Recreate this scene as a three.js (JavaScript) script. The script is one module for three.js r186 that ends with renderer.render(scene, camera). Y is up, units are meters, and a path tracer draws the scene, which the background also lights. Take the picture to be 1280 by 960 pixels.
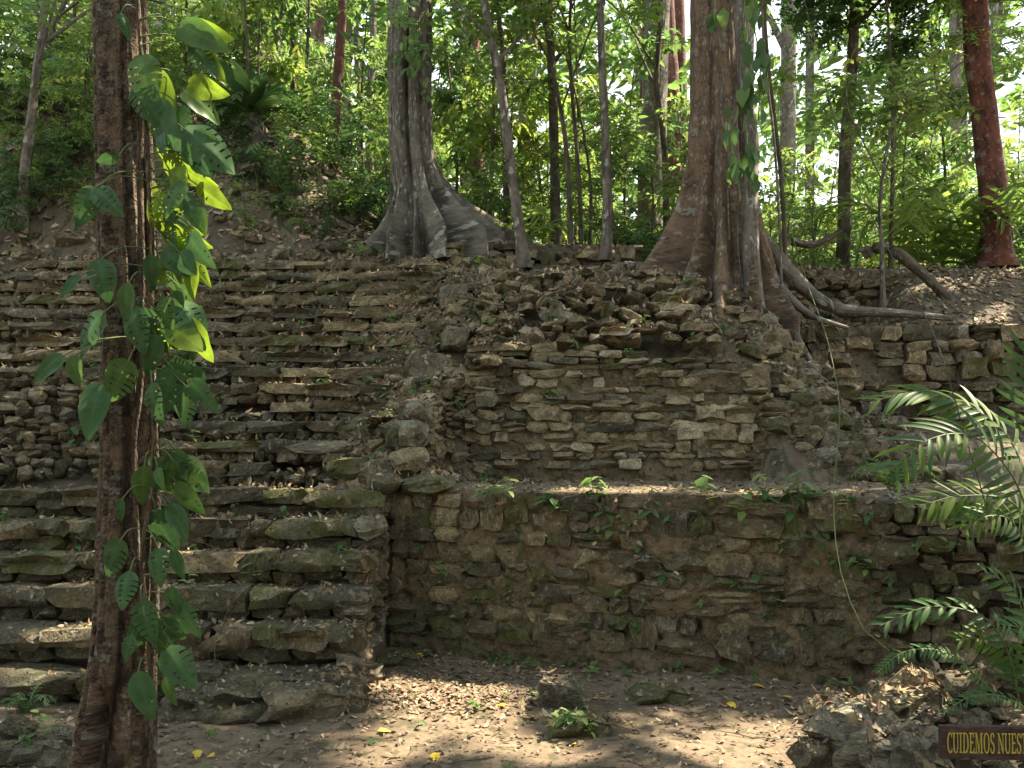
import * as THREE from 'three';
import { ImprovedNoise } from 'three/addons/math/ImprovedNoise.js';
import { mergeGeometries, toCreasedNormals, mergeVertices } from 'three/addons/utils/BufferGeometryUtils.js';
import { TextGeometry } from 'three/addons/geometries/TextGeometry.js';
import { FontLoader } from 'three/addons/loaders/FontLoader.js';

// ------------------------------------------------------------------ camera, sky, sun, exposure
const scene = new THREE.Scene();
const EYE = 1.8, F = 1108, PITCH = Math.atan(60 / F);
const camera = new THREE.PerspectiveCamera(2 * Math.atan(480 / F) * 180 / Math.PI, 4 / 3, 0.1, 400);
camera.position.set(0, EYE, 0);
camera.rotation.set(PITCH, 0, 0);
camera.updateMatrixWorld();
const SUN = new THREE.Vector3(0.55, 0.80, -0.30).normalize();
{
  const W = 128, Hh = 64, data = new Float32Array(W * Hh * 4);
  for (let j = 0; j < Hh; j++) for (let i = 0; i < W; i++) {
    const el = ((j + 0.5) / Hh - 0.5) * Math.PI;
    const up = Math.max(0, Math.sin(el));
    const k = Math.pow(1 - up, 2.2);
    const o = (j * W + i) * 4;
    data[o] = 0.62 * (0.62 + 0.55 * k);
    data[o + 1] = 0.62 * (0.76 + 0.40 * k);
    data[o + 2] = 0.62 * (0.92 + 0.16 * k);
    data[o + 3] = 1;
  }
  const sky = new THREE.DataTexture(data, W, Hh, THREE.RGBAFormat, THREE.FloatType);
  sky.mapping = THREE.EquirectangularReflectionMapping;
  sky.magFilter = THREE.LinearFilter; sky.needsUpdate = true;
  scene.background = sky; scene.environment = sky;
}
const sun = new THREE.DirectionalLight(new THREE.Color().setRGB(1, 0.88, 0.69), 5);
sun.position.copy(SUN).multiplyScalar(60); sun.target.position.set(0, 2, -9);
sun.position.add(sun.target.position);
sun.castShadow = true;
Object.assign(sun.shadow.camera, { left: -30, right: 30, top: 30, bottom: -30, near: 1, far: 140 });
sun.shadow.mapSize.set(4096, 4096);
scene.add(sun, sun.target);
const renderer = new THREE.WebGLRenderer({ antialias: true });
renderer.toneMapping = THREE.LinearToneMapping;
renderer.toneMappingExposure = 4.2;
renderer.shadowMap.enabled = true;

// ------------------------------------------------------------------ helpers
const V3 = (x, y, z) => new THREE.Vector3(x, y, z);
function RNG(seed) { let a = (seed * 2654435761) >>> 0; const r = () => { a |= 0; a = a + 0x6D2B79F5 | 0; let t = Math.imul(a ^ a >>> 15, 1 | a); t = t + Math.imul(t ^ t >>> 7, 61 | t) ^ t; return ((t ^ t >>> 14) >>> 0) / 4294967296; }; r.in = (a, b) => a + (b - a) * r(); r.pick = a => a[Math.floor(r() * a.length)]; r.g = () => (r() + r() + r() - 1.5) * 0.8; return r; }
const PN = new ImprovedNoise();
const n3 = (x, y, z) => PN.noise(x, y, z);
const fbm = (x, y, z, o = 4) => { let s = 0, a = 0.5; for (let i = 0; i < o; i++) { s += a * n3(x, y, z); x = x * 2.03 + 7.1; y = y * 2.03 + 3.3; z = z * 2.03 + 1.7; a *= 0.5; } return s; };
const sst = (a, b, x) => { const t = Math.min(1, Math.max(0, (x - a) / (b - a))); return t * t * (3 - 2 * t); };
const lerp = (a, b, t) => a + (b - a) * t;
// a point of the place from a bearing seen in the survey (1280 x 960) and its distance ahead
function P(px, py, d) {
  const x = (px - 640) / F, y = (480 - py) / F, c = Math.cos(PITCH), s = Math.sin(PITCH);
  const Y = y * c + s, Z = c - y * s, k = d / Z;
  return V3(x * k, EYE + Y * k, -d);
}
const XA = (px, d) => (px - 640) / F * d * 1.0;
const taken = new Map();
function numbered(n) { const k = taken.get(n) || 0; taken.set(n, k + 1); return k ? n + '_' + String(k).padStart(3, '0') : n; }
function tag(o, label, category, group, kind) { if (label) o.userData.label = label; if (category) o.userData.category = category; if (group) o.userData.group = group; if (kind) o.userData.kind = kind; return o; }
function thing(name, label, category, pos = V3(0, 0, 0), ry = 0, group) {
  const g = new THREE.Group(); g.name = numbered(name); g.position.copy(pos); g.rotation.y = ry; tag(g, label, category, group); scene.add(g); return g;
}
function part(name, geo, m, parent) { const o = new THREE.Mesh(geo, m); o.name = name; o.castShadow = o.receiveShadow = true; parent.add(o); return o; }
function copyOf(root, pos, ry, label, group, s = 1) {
  const r = root.clone(); r.name = numbered(root.name.replace(/_\d{3}$/, '')); r.position.copy(pos); r.rotation.set(0, ry, 0); r.scale.setScalar(s);
  r.userData = { ...root.userData }; if (label) r.userData.label = label; if (group) r.userData.group = group; scene.add(r); return r;
}

// ------------------------------------------------------------------ textures
const toS = c => { c = Math.min(1, Math.max(0, c)); return Math.round(255 * (c <= 0.0031308 ? 12.92 * c : 1.055 * Math.pow(c, 1 / 2.4) - 0.055)); };
function tileNoise(size, period, seed) { // tileable value noise
  const r = RNG(seed), lat = new Float32Array(period * period); for (let i = 0; i < lat.length; i++) lat[i] = r();
  const out = new Float32Array(size * size);
  for (let j = 0; j < size; j++) { const y = j / size * period, y0 = Math.floor(y), fy = y - y0, sy = fy * fy * (3 - 2 * fy), a = (y0 % period) * period, b = ((y0 + 1) % period) * period;
    for (let i = 0; i < size; i++) { const x = i / size * period, x0 = Math.floor(x), fx = x - x0, sx = fx * fx * (3 - 2 * fx), c = x0 % period, d = (x0 + 1) % period;
      out[j * size + i] = lerp(lerp(lat[a + c], lat[a + d], sx), lerp(lat[b + c], lat[b + d], sx), sy); } }
  return out;
}
function tileFbm(size, p0, oct, seed, gain = 0.55) { const out = new Float32Array(size * size); let a = 1, s = 0; for (let o = 0; o < oct; o++) { const n = tileNoise(size, p0 << o, seed + o * 17); for (let i = 0; i < out.length; i++) out[i] += a * n[i]; s += a; a *= gain; } for (let i = 0; i < out.length; i++) out[i] /= s; return out; }
function colorTex(size, fn) {
  const d = new Uint8Array(size * size * 4);
  for (let i = 0; i < size * size; i++) { const c = fn(i, i % size, (i / size) | 0); d[i * 4] = toS(c[0]); d[i * 4 + 1] = toS(c[1]); d[i * 4 + 2] = toS(c[2]); d[i * 4 + 3] = 255; }
  const t = new THREE.DataTexture(d, size, size); t.wrapS = t.wrapT = THREE.RepeatWrapping; t.magFilter = THREE.LinearFilter; t.minFilter = THREE.LinearMipmapLinearFilter; t.generateMipmaps = true; t.colorSpace = THREE.SRGBColorSpace; t.needsUpdate = true; return t;
}
function grayTex(size, fn) {
  const d = new Uint8Array(size * size * 4);
  for (let i = 0; i < size * size; i++) { const v = Math.round(255 * Math.min(1, Math.max(0, fn(i, i % size, (i / size) | 0)))); d[i * 4] = d[i * 4 + 1] = d[i * 4 + 2] = v; d[i * 4 + 3] = 255; }
  const t = new THREE.DataTexture(d, size, size); t.wrapS = t.wrapT = THREE.RepeatWrapping; t.magFilter = THREE.LinearFilter; t.needsUpdate = true; return t;
}
const mix3 = (a, b, t) => [lerp(a[0], b[0], t), lerp(a[1], b[1], t), lerp(a[2], b[2], t)];
const TS = 512;
const NA = tileFbm(TS, 4, 6, 11), NB = tileFbm(TS, 8, 5, 29), NC = tileFbm(TS, 32, 4, 53, 0.7), ND = tileFbm(TS, 3, 5, 71), NE = tileFbm(TS, 16, 4, 97);
const at = (A, x, y) => A[((y + TS * 4) % TS) * TS + ((x + TS * 4) % TS)];
const stoneBump = grayTex(TS, (i) => { const pit = NE[i] < 0.36 ? (0.36 - NE[i]) * 2.2 : 0; return 0.25 + 0.45 * NA[i] + 0.35 * NC[i] - pit; });
// base colour, second tone, share of dark lichen film, moss share
function stoneMat(a, b, dirt, moss, seed) {
  const ox = seed * 97, oy = seed * 61;
  const map = colorTex(TS, (i, x, y) => {
    const p = at(NA, x + ox, y + oy), q = at(NB, x - oy, y + ox), g = at(NC, x + oy, y), m = at(ND, x + ox * 2, y - oy), e = at(NE, x - ox, y - oy);
    let c = mix3(a, b, sst(0.35, 0.65, p));
    const gr = 0.3 + 1.4 * g; c = [c[0] * gr, c[1] * gr, c[2] * gr];
    c = mix3(c, [0.045, 0.04, 0.028], dirt * sst(0.45, 0.62, q));
    if (e > 0.66) c = mix3(c, [0.42, 0.40, 0.33], 0.55 * sst(0.66, 0.74, e) * (1 - moss));
    c = mix3(c, [0.05 + 0.06 * g, 0.055 + 0.05 * g, 0.016], moss * sst(0.44, 0.6, m * 0.55 + e * 0.45));
    return c;
  });
  return new THREE.MeshStandardMaterial({ map, bumpMap: stoneBump, bumpScale: 0.04, roughness: 0.95 });
}
const S_TAN = stoneMat([0.34, 0.262, 0.14], [0.225, 0.17, 0.09], 0.45, 0.12, 1);
const S_PALE = stoneMat([0.45, 0.37, 0.235], [0.33, 0.262, 0.155], 0.3, 0.05, 2);
const S_BROWN = stoneMat([0.185, 0.14, 0.076], [0.122, 0.092, 0.05], 0.5, 0.2, 3);
const S_DARK = stoneMat([0.118, 0.096, 0.06], [0.076, 0.062, 0.04], 0.5, 0.35, 4);
const S_MOSS = stoneMat([0.16, 0.14, 0.085], [0.1, 0.09, 0.05], 0.4, 0.85, 5);
const S_GREY = stoneMat([0.26, 0.222, 0.15], [0.16, 0.134, 0.09], 0.4, 0.15, 6);
const NF = tileFbm(TS, 2, 6, 131);
function soilMat(a, b, c3, bump, seed) {
  const map = colorTex(TS, (i, x, y) => { const p = at(NF, x + seed * 33, y), g = at(NC, x, y + seed * 51), e = at(NE, x + seed * 11, y); let c = mix3(a, b, sst(0.36, 0.62, p)); c = mix3(c, c3, sst(0.58, 0.72, e)); const k = 0.55 + 0.9 * g; return [c[0] * k, c[1] * k, c[2] * k]; });
  return new THREE.MeshStandardMaterial({ map, bumpMap: stoneBump, bumpScale: bump, roughness: 1 });
}
const M_GROUND = soilMat([0.12, 0.084, 0.05], [0.17, 0.123, 0.077], [0.08, 0.066, 0.033], 0.02, 1);
const M_EARTH = soilMat([0.085, 0.066, 0.043], [0.125, 0.097, 0.062], [0.055, 0.05, 0.026], 0.03, 2);
const M_PLASTER = soilMat([0.115, 0.083, 0.046], [0.165, 0.122, 0.07], [0.066, 0.062, 0.024], 0.06, 3);
function barkMat(a, b, dark, ridges, bumpScale, seed, lichen = 0) {
  const r = tileFbm(TS, 16, 4, 200 + seed, 0.6);
  const ridge = new Float32Array(TS * TS);
  for (let y = 0; y < TS; y++) for (let x = 0; x < TS; x++) { const w = at(NF, x, y) * 60 | 0; ridge[y * TS + x] = r[(((y * 0.22) | 0) % TS) * TS + ((x + w) % TS)] * ridges + at(NC, x, y) * (1 - ridges); }
  const map = colorTex(TS, (i, x, y) => { const v = ridge[i], p = at(NB, x, y + seed * 41), l = at(NE, x + seed * 7, y - seed * 19); let c = mix3(a, b, sst(0.3, 0.7, p)); c = mix3(dark, c, sst(0.3, 0.52, v)); const g = 0.7 + 0.6 * at(NC, x + 9, y + 5); c = [c[0] * g, c[1] * g, c[2] * g]; if (lichen && l > 0.66) c = mix3(c, [0.34, 0.34, 0.29], lichen * sst(0.66, 0.71, l)); return c; });
  const bm = grayTex(TS, i => ridge[i] * 1.3 - 0.15);
  return new THREE.MeshStandardMaterial({ map, bumpMap: bm, bumpScale, roughness: 0.92 });
}
const B_GREY = barkMat([0.175, 0.148, 0.112], [0.12, 0.1, 0.074], [0.06, 0.05, 0.035], 0.6, 0.02, 1, 0.8);
const B_GIANT = barkMat([0.18, 0.118, 0.068], [0.125, 0.08, 0.046], [0.06, 0.042, 0.028], 0.5, 0.02, 2, 0.5);
const B_RED = barkMat([0.15, 0.052, 0.034], [0.1, 0.038, 0.026], [0.045, 0.02, 0.015], 0.55, 0.02, 3, 0.3);
const B_DARK = barkMat([0.11, 0.085, 0.058], [0.075, 0.058, 0.04], [0.035, 0.028, 0.02], 0.6, 0.015, 4, 0.3);
const B_FORE = barkMat([0.2, 0.132, 0.078], [0.11, 0.07, 0.04], [0.035, 0.02, 0.012], 0.6, 0.05, 5, 0.45);
const leafMat = (r, g, b, tr = 0.45, coat = 0.4) => new THREE.MeshPhysicalMaterial({ color: new THREE.Color().setRGB(r, g, b), roughness: 1, transmission: tr, thickness: 0, side: THREE.DoubleSide, specularIntensity: 0.3, clearcoat: coat, clearcoatRoughness: 0.42 });
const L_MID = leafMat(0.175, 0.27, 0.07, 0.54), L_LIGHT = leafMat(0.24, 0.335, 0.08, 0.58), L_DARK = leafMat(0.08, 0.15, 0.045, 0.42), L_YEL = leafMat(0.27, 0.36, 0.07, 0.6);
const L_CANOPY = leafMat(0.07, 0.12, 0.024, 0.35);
const L_TWIG = new THREE.MeshStandardMaterial({ color: new THREE.Color().setRGB(0.1, 0.075, 0.045), roughness: 0.9 });
const L_STEMG = new THREE.MeshStandardMaterial({ color: new THREE.Color().setRGB(0.12, 0.16, 0.05), roughness: 0.7 });

// ------------------------------------------------------------------ the lie of the land
const XS = -1.04;                                   // right end of the lower stairway
const lowerFace = x => x < 2.6 ? lerp(7.5, 6.3, (x - XS) / 3.64) : lerp(6.3, 5.5, (x - 2.6) / 2.9);
function hill(x, d) { return 2.5 * sst(-0.9, -3.6, x) * sst(10.9, 13.8, d) + 0.9 * sst(-3.5, -8, x) * sst(11, 15, d); }
function landBack(x, d) { return 4.12 + hill(x, d) + 0.16 * fbm(x * 0.5, d * 0.5, 2.2); }
function H(x, d) {
  // plaza floor
  let y0 = 0.05 * fbm(x * 0.8, d * 0.8, 0.3) + 0.02 * fbm(x * 4, d * 4, 4.3, 3) + 0.10 * sst(-1.2, -4, x) * sst(6.4, 4.8, d);
  y0 += 0.30 * Math.exp(-(((x - 2.75) / 0.75) ** 2) - (((d - 5.15) / 0.5) ** 2));      // foot of the rock pile
  if (d < 5.7) return y0;
  // stairs
  let st;
  if (d < 6.1) st = y0; else if (d < 7.35) st = (d - 6.1) / 1.25 * 1.33 - 0.13; else if (d < 8.1) st = 1.25; else if (d < 11.4) st = 1.25 + (d - 8.1) / 3.3 * 2.72 - 0.05; else st = lerp(3.95, landBack(x, d), sst(11.2, 11.9, d));
  // balustrade wreck between stairs and pier
  const bal = d < 7.75 ? 1.28 : d < 11.6 ? Math.min(1.24 + (d - 7.75) * 0.715, 4.0) : lerp(4.3, landBack(x, d), sst(11.6, 12.6, d));
  // slot
  const slot = d < 8.95 ? 1.3 : d < 9.15 ? lerp(1.3, 2.35, (d - 8.95) / 0.2) : bal;
  // pier
  let pier = d < 9.2 ? 1.31 : d < 9.34 ? lerp(1.31, 2.42, (d - 9.2) / 0.14) : d < 10.7 ? lerp(2.45, 3.62, (d - 9.34) / 1.36) : lerp(3.62, landBack(x, d), sst(10.7, 11.9, d));
  // right wing
  const rt = d < 8.8 ? 1.31 : d < 10.5 ? lerp(1.36, 2.0, (d - 8.8) / 1.7) : d < 10.65 ? lerp(2, 3.02, (d - 10.5) / 0.15) : d < 12.2 ? lerp(3.02, lerp(3.2, 4.0, sst(4.7, 5.3, x)), (d - 10.65) / 1.55) : d < 12.4 ? lerp(lerp(3.2, 4.0, sst(4.7, 5.3, x)), 4.1, (d - 12.2) / 0.2) : landBack(x, d);
  let rtc = Math.max(rt, Math.min(3.3, 4.05 - 1.3 * Math.hypot((x - 2.2) * 0.95, d - 10.5)));
  const w1 = sst(-1.75, -1.45, x + 0.17 * (8 - d)), w2 = sst(-0.86, -0.74, x), w3 = sst(-0.5, -0.38, x), w4 = d < 9.3 ? sst(2.45, 2.6, x) : sst(1.2, 2.6, x);
  let mid = lerp(bal, d < 9.6 ? slot : pier, w2); mid = lerp(mid, pier, w3); mid = lerp(mid, rtc, w4);
  let up = lerp(st, mid, d > 7.6 ? w1 : sst(XS - 0.12, XS - 0.04, x));
  if (d < 7.6 && x > XS - 0.12) { const f = lowerFace(x) + 0.32; mid = d < f ? y0 : d < f + 0.08 ? lerp(y0, 1.27, (d - f) / 0.08) : 1.29; up = lerp(st, mid, sst(XS - 0.12, XS - 0.04, x)); }
  return up + (d > 7 ? 0.05 * fbm(x * 2, d * 2, 9.1, 4) : 0) - (d > 14 ? 0.02 * (d - 14) * sst(-3, 1, x) : 0);
}
function axis(list) { const a = []; for (const [s, e, st] of list) for (let v = s; v < e - 1e-6; v += st) a.push(v); a.push(list[list.length - 1][1]); return a; }
{
  const xs = axis([[-150, -40, 11], [-40, -12, 1.4], [-12, -6, 0.4], [-6, 6, 0.09], [6, 12, 0.4], [12, 40, 1.4], [40, 150, 11]]);
  const ds = axis([[-120, -20, 10], [-20, -2, 1.2], [-2, 3, 0.4], [3, 12.6, 0.08], [12.6, 16, 0.25], [16, 40, 1.5], [40, 200, 16]]);
  const pos = [], uv = [], idx = [];
  for (const d of ds) for (const x of xs) { pos.push(x, H(x, d), -d); uv.push(x * 0.7, d * 0.7); }
  const n = xs.length; for (let j = 0; j < ds.length - 1; j++) for (let i = 0; i < n - 1; i++) { const a = j * n + i; idx.push(a, a + 1, a + n, a + 1, a + n + 1, a + n); }
  const split = ds.findIndex(d => d > 6.0);
  const g = new THREE.BufferGeometry(); g.setAttribute('position', new THREE.Float32BufferAttribute(pos, 3)); g.setAttribute('uv', new THREE.Float32BufferAttribute(uv, 2)); g.setIndex(idx); g.computeVertexNormals();
  // bare trodden plaza in front, dark forest earth over the mound: two sheets of one terrain
  const front = [], back = []; for (let k = 0; k < idx.length; k += 3) { const c = (pos[idx[k] * 3 + 2] + pos[idx[k + 1] * 3 + 2] + pos[idx[k + 2] * 3 + 2]) / 3, cx = pos[idx[k] * 3], cy = Math.max(pos[idx[k] * 3 + 1], pos[idx[k + 1] * 3 + 1], pos[idx[k + 2] * 3 + 1]); (-c < 5.9 || (cy < 0.5 && cx > XS - 0.1 && -c < 8) || (cy < 1.35 && cx > -1.2 && -c < 9.2) ? front : back).push(idx[k], idx[k + 1], idx[k + 2]); }
  const gf = g.clone(); gf.setIndex(front); const gb = g.clone(); gb.setIndex(back);
  const a = part('ground', gf, M_GROUND, scene); tag(a, 'trodden earth of the plaza floor and ledge', null, null, 'structure');
  const b = part('terrain', gb, M_EARTH, scene); tag(b, 'dark forest earth of the mound and hillside', null, null, 'structure');
}

// ------------------------------------------------------------------ stones
function stoneGeo(seed, round, rough, sx = 3, sy = 2, sz = 2, ux = 0.55, uy = 0.4) {
  let g = new THREE.BoxGeometry(1, 1, 1, sx, sy, sz).toNonIndexed();
  const p = g.attributes.position, v = V3(), r = RNG(seed), o = [r() * 50, r() * 50, r() * 50], chop = []; for (let k = 0; k < 3; k++) chop.push([V3(r.in(-1, 1), r.in(-1, 1), r.in(-1, 1)).normalize(), r.in(0.5, 0.68)]);
  for (let i = 0; i < p.count; i++) {
    v.fromBufferAttribute(p, i);
    const m = Math.max(Math.abs(v.x), Math.abs(v.y), Math.abs(v.z)), L = v.length(); v.multiplyScalar(lerp(1, m / L * 1.12, round));
    for (const [n, c] of chop) { const d = v.dot(n) - c; if (d > 0) v.addScaledVector(n, -d * 0.85); }
    const k = 2.1, q = [n3(v.x * k + o[0], v.y * k + o[1], v.z * k + o[2]), n3(v.x * k + o[1], v.y * k + o[2], v.z * k + o[0]), n3(v.x * k + o[2], v.y * k + o[0], v.z * k + o[1])];
    v.x += q[0] * rough; v.y += q[1] * rough; v.z += q[2] * rough;
    p.setXYZ(i, v.x, v.y, v.z);
  }
  g = toCreasedNormals(g, 0.55);
  const P2 = g.attributes.position, uv = g.attributes.uv, a = V3(), b = V3(), c = V3(), nn = V3(), ou = r() * 3, ov = r() * 3;
  for (let i = 0; i < P2.count; i += 3) { a.fromBufferAttribute(P2, i); b.fromBufferAttribute(P2, i + 1); c.fromBufferAttribute(P2, i + 2); nn.copy(b).sub(a).cross(c.clone().sub(a)); const ax = Math.abs(nn.x), ay = Math.abs(nn.y), az = Math.abs(nn.z);
    for (const [k, w] of [[0, a], [1, b], [2, c]]) { if (az >= ax && az >= ay) uv.setXY(i + k, w.x * ux + ou, w.y * uy + ov); else if (ay >= ax) uv.setXY(i + k, w.x * ux + ou, w.z * 0.5 + ov); else uv.setXY(i + k, w.z * 0.5 + ou, w.y * uy + ov); } }
  return g;
}
const G_BLOCK = [], G_ROCK = [], G_SLAB = [];
for (let k = 0; k < 26; k++) G_BLOCK.push(stoneGeo(100 + k, 0.2 + 0.16 * (k % 3), 0.24, 3, 2, 2, 0.6, 0.3));
for (let k = 0; k < 24; k++) G_ROCK.push(stoneGeo(300 + k, 0.55 + 0.1 * (k % 4), 0.3, 3, 3, 2));
for (let k = 0; k < 14; k++) G_SLAB.push(stoneGeo(500 + k, 0.16, 0.22, 5, 2, 2, 0.75, 0.2));
const G_BIG = []; for (let k = 0; k < 4; k++) G_BIG.push(stoneGeo(620 + k, 0.45, 0.32, 8, 8, 8, 0.9, 0.8));
// stones are filed by place so that litter and seedlings can come to rest on them
const cells = new Map();
function file(o) { o.updateWorldMatrix(true, false); if (!o.geometry.boundingBox) o.geometry.computeBoundingBox(); const b = o.geometry.boundingBox.clone().applyMatrix4(o.matrixWorld); for (let i = Math.floor(b.min.x * 2); i <= Math.floor(b.max.x * 2); i++) for (let j = Math.floor(b.min.z * 2); j <= Math.floor(b.max.z * 2); j++) { const k = i + ',' + j; if (!cells.has(k)) cells.set(k, []); cells.get(k).push(o); } }
const ray = new THREE.Raycaster();
function rest(x, d) { // height and slope of whatever lies on top there
  const y0 = H(x, d); let y = y0, n = V3(H(x - 0.04, d) - H(x + 0.04, d), 0.08, -(H(x, d - 0.04) - H(x, d + 0.04))).normalize();
  const list = cells.get(Math.floor(x * 2) + ',' + Math.floor(-d * 2)); if (list) { ray.set(V3(x, 30, -d), V3(0, -1, 0)); for (const h of ray.intersectObjects(list, false)) { if (h.point.y > y) { y = h.point.y; n = h.face.normal.clone().transformDirection(h.object.matrixWorld); if (n.y < 0) n.negate(); } break; } }
  return { y, n };
}
const UPV = V3(0, 1, 0);
function stone(parent, geo, m, pos, rx, ry, rz, sx, sy, sz) {
  const o = part('stone', geo, m, parent); o.position.copy(pos); o.rotation.set(rx, ry, rz, 'YXZ'); o.scale.set(sx, sy, sz); file(o); return o;
}
const pickMat = (r, w) => { let t = 0; for (const [, k] of w) t += k; let u = r() * t; for (const [m, k] of w) if ((u -= k) <= 0) return m; return w[0][0]; };
// lay courses of stones on a face: at(u, v) gives the place, the yaw and the lean of the face
function courses(parent, r, { len, height, h: [h0, h1], w: [w0, w1], depth = 0.24, out = 0.02, skip = 0.04, mats, at, geos = G_BLOCK, jit = 0.04, top = () => height, bottom = () => 0, matAt, max = 300 }) {
  let v = 0, n = 0;
  while (v < height - h0 * 0.5) {
    const hh = r.in(h0, h1); let u = -r() * w0;
    while (u < len) {
      let w = r.in(w0, w1), hs = hh * r.in(0.82, 1.12), dv = 0; if (r() < 0.12) w *= 1.5; if (r() < 0.1) { hs *= 1.5; dv = hh * 0.25; }
      const uc = u + w / 2;
      if (uc > 0 && uc < len && v + hs * 0.6 < top(uc) && v > bottom(uc) && r() > skip && n < max) {
        const f = at(uc, v + hs / 2 + dv), pr = out * r.in(-1, 1.5);
        const q = f.p.clone().addScaledVector(f.n, pr - depth / 2 + 0.02);
        const pieces = r() < 0.14 && hs > 0.09 ? 2 : 1;
        for (let k = 0; k < pieces; k++) {
          const qq = q.clone(); if (pieces === 2) qq.y += (k - 0.5) * hs * 0.5;
          stone(parent, r.pick(geos), matAt ? matAt(uc, v, r) : pickMat(r, mats), qq, -f.lean + r.g() * jit * 2, f.ry + r.g() * jit * 3, r.g() * jit * 2.2, w * (pieces === 2 ? r.in(0.8, 1) : 0.97), hs / pieces * 1.0, depth); n++;
        }
      }
      u += w;
    }
    v += hh * 0.97;
  }
  return n;
}
// an uneven sheet of packed earth and mortar behind the stones; profile = [[up, back], ...]
function mortar(parent, at, len, height, back, amp, m, topBack = 0.55, seed = 1, pits = []) {
  const nu = Math.ceil(len / 0.035), nv = Math.ceil(height / 0.035), nt = 6, pos = [], uv = [], idx = [];
  for (let j = 0; j <= nv + nt; j++) for (let i = 0; i <= nu; i++) {
    const u = i / nu * len, v = Math.min(j, nv) / nv * height, f = at(u, v), k = amp * 2 * (fbm(u * 3.1 + seed, v * 4.3, seed, 4)) + amp * 1.5 * fbm(u * 11, v * 13, seed, 3);
    let pit = 0; for (const [pu, pv, pr, pd] of pits) { const q = ((u - pu) / pr) ** 2 + ((v - pv) / (pr * 0.6)) ** 2; if (q < 4) pit += pd * Math.exp(-q * 1.5); }
    const p = f.p.clone().addScaledVector(f.n, -back + k - pit); if (j > nv) { const t = (j - nv) / nt; p.addScaledVector(V3(f.n.x, 0, f.n.z).normalize(), -t * topBack); p.y += 0.03 * t + 0.03 * fbm(u * 4, t * 3, seed); }
    pos.push(p.x, p.y, p.z); uv.push(u * 0.9, (v + (j > nv ? (j - nv) / nt * topBack : 0)) * 0.9);
  }
  const n = nu + 1; for (let j = 0; j < nv + nt; j++) for (let i = 0; i < nu; i++) { const a = j * n + i; idx.push(a, a + 1, a + n, a + 1, a + n + 1, a + n); }
  const g = new THREE.BufferGeometry(); g.setAttribute('position', new THREE.Float32BufferAttribute(pos, 3)); g.setAttribute('uv', new THREE.Float32BufferAttribute(uv, 2)); g.setIndex(idx); g.computeVertexNormals();
  const o = part('mortar', g, m, parent); file(o); return o;
}
// straight face between two ground points [x, d] at height y0, leaning back by `lean` per metre
function face(a, b, y0, lean, bow = 0, noise = 0) {
  const dx = b[0] - a[0], dz = -(b[1] - a[1]), L = Math.hypot(dx, dz), t = V3(dx / L, 0, dz / L), n = V3(-t.z, 0, t.x), ry = Math.atan2(-t.z, t.x), la = Math.atan(lean);
  return { len: L, at: (u, v) => { const k = u / L; const p = V3(a[0], y0, -a[1]).addScaledVector(t, u).addScaledVector(n, -v * lean + bow * 4 * k * (1 - k) + noise * fbm(u * 0.9, v * 1.1, y0)); p.y += v; return { p, n: V3(n.x * Math.cos(la), Math.sin(la), n.z * Math.cos(la)), ry, lean: la }; } };
}
const group0 = (name, label, category, g) => thing(name, label, category, V3(0, 0, 0), 0, g);

// --- lower stairway: six steps
{
  const r = RNG(5), T = group0('stone_stairway', 'lower flight of six dark eroded stone steps rising from the plaza floor', 'stairway');
  const mats = [[S_BROWN, 4], [S_DARK, 5], [S_GREY, 0.5], [S_MOSS, 0.9], [S_TAN, 0.2]];
  for (let k = 0; k < 6; k++) {
    const step = new THREE.Group(); step.name = 'step'; T.add(step);
    const d = 5.95 + k * 0.25, y = k * 0.222;
    // lower course, set back, then the lip stones
    for (const [h, dd, w0, w1, yy] of [[0.1, 0.05, 0.14, 0.4, 0.045], [0.13, 0, 0.2, 0.62, 0.153]]) {
      let x = XS - r() * 0.03; const left = -5.2;
      while (x > left) { const w = r.in(w0, w1) * (k === 0 ? 1.15 : 1);
        const end = x > XS - 0.6 && h > 0.12, m = end && r() < 0.55 ? S_MOSS : pickMat(r, mats);
        stone(step, r.pick(h > 0.12 ? G_SLAB : G_BLOCK), m, V3(x - w / 2, y + yy + r.g() * 0.016 + (k === 0 ? -0.02 : 0) + 0.02 * fbm(x * 1.3, k * 3.1, 1), -(d + dd + 0.17 + r.g() * 0.022 + 0.07 * fbm(x * 1.1, k * 2.7, 5))), r.g() * 0.08, r.g() * 0.08, r.g() * 0.05, w * 1.03, h * r.in(0.9, 1.22), 0.36);
        x -= w; }
    }
  }
  // right flank of the flight
  const side = new THREE.Group(); side.name = 'side_face'; T.add(side);
  const f = { len: 1.55, at: (u, v) => ({ p: V3(XS - 0.02 + 0.0 * v, v, -(5.95 + u)), n: V3(1, 0, 0), ry: Math.PI / 2, lean: 0 }) };
  const prof = u => Math.min(1.33, (Math.floor(u / 0.25) + 1) * 0.222);
  courses(side, r, { len: f.len, height: 1.33, h: [0.08, 0.16], w: [0.1, 0.24], depth: 0.2, out: 0.02, skip: 0.05, mats: [[S_GREY, 2], [S_BROWN, 2], [S_DARK, 1], [S_TAN, 1]], at: f.at, geos: G_ROCK, jit: 0.08, top: u => prof(u) - 0.02 });
}
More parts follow.
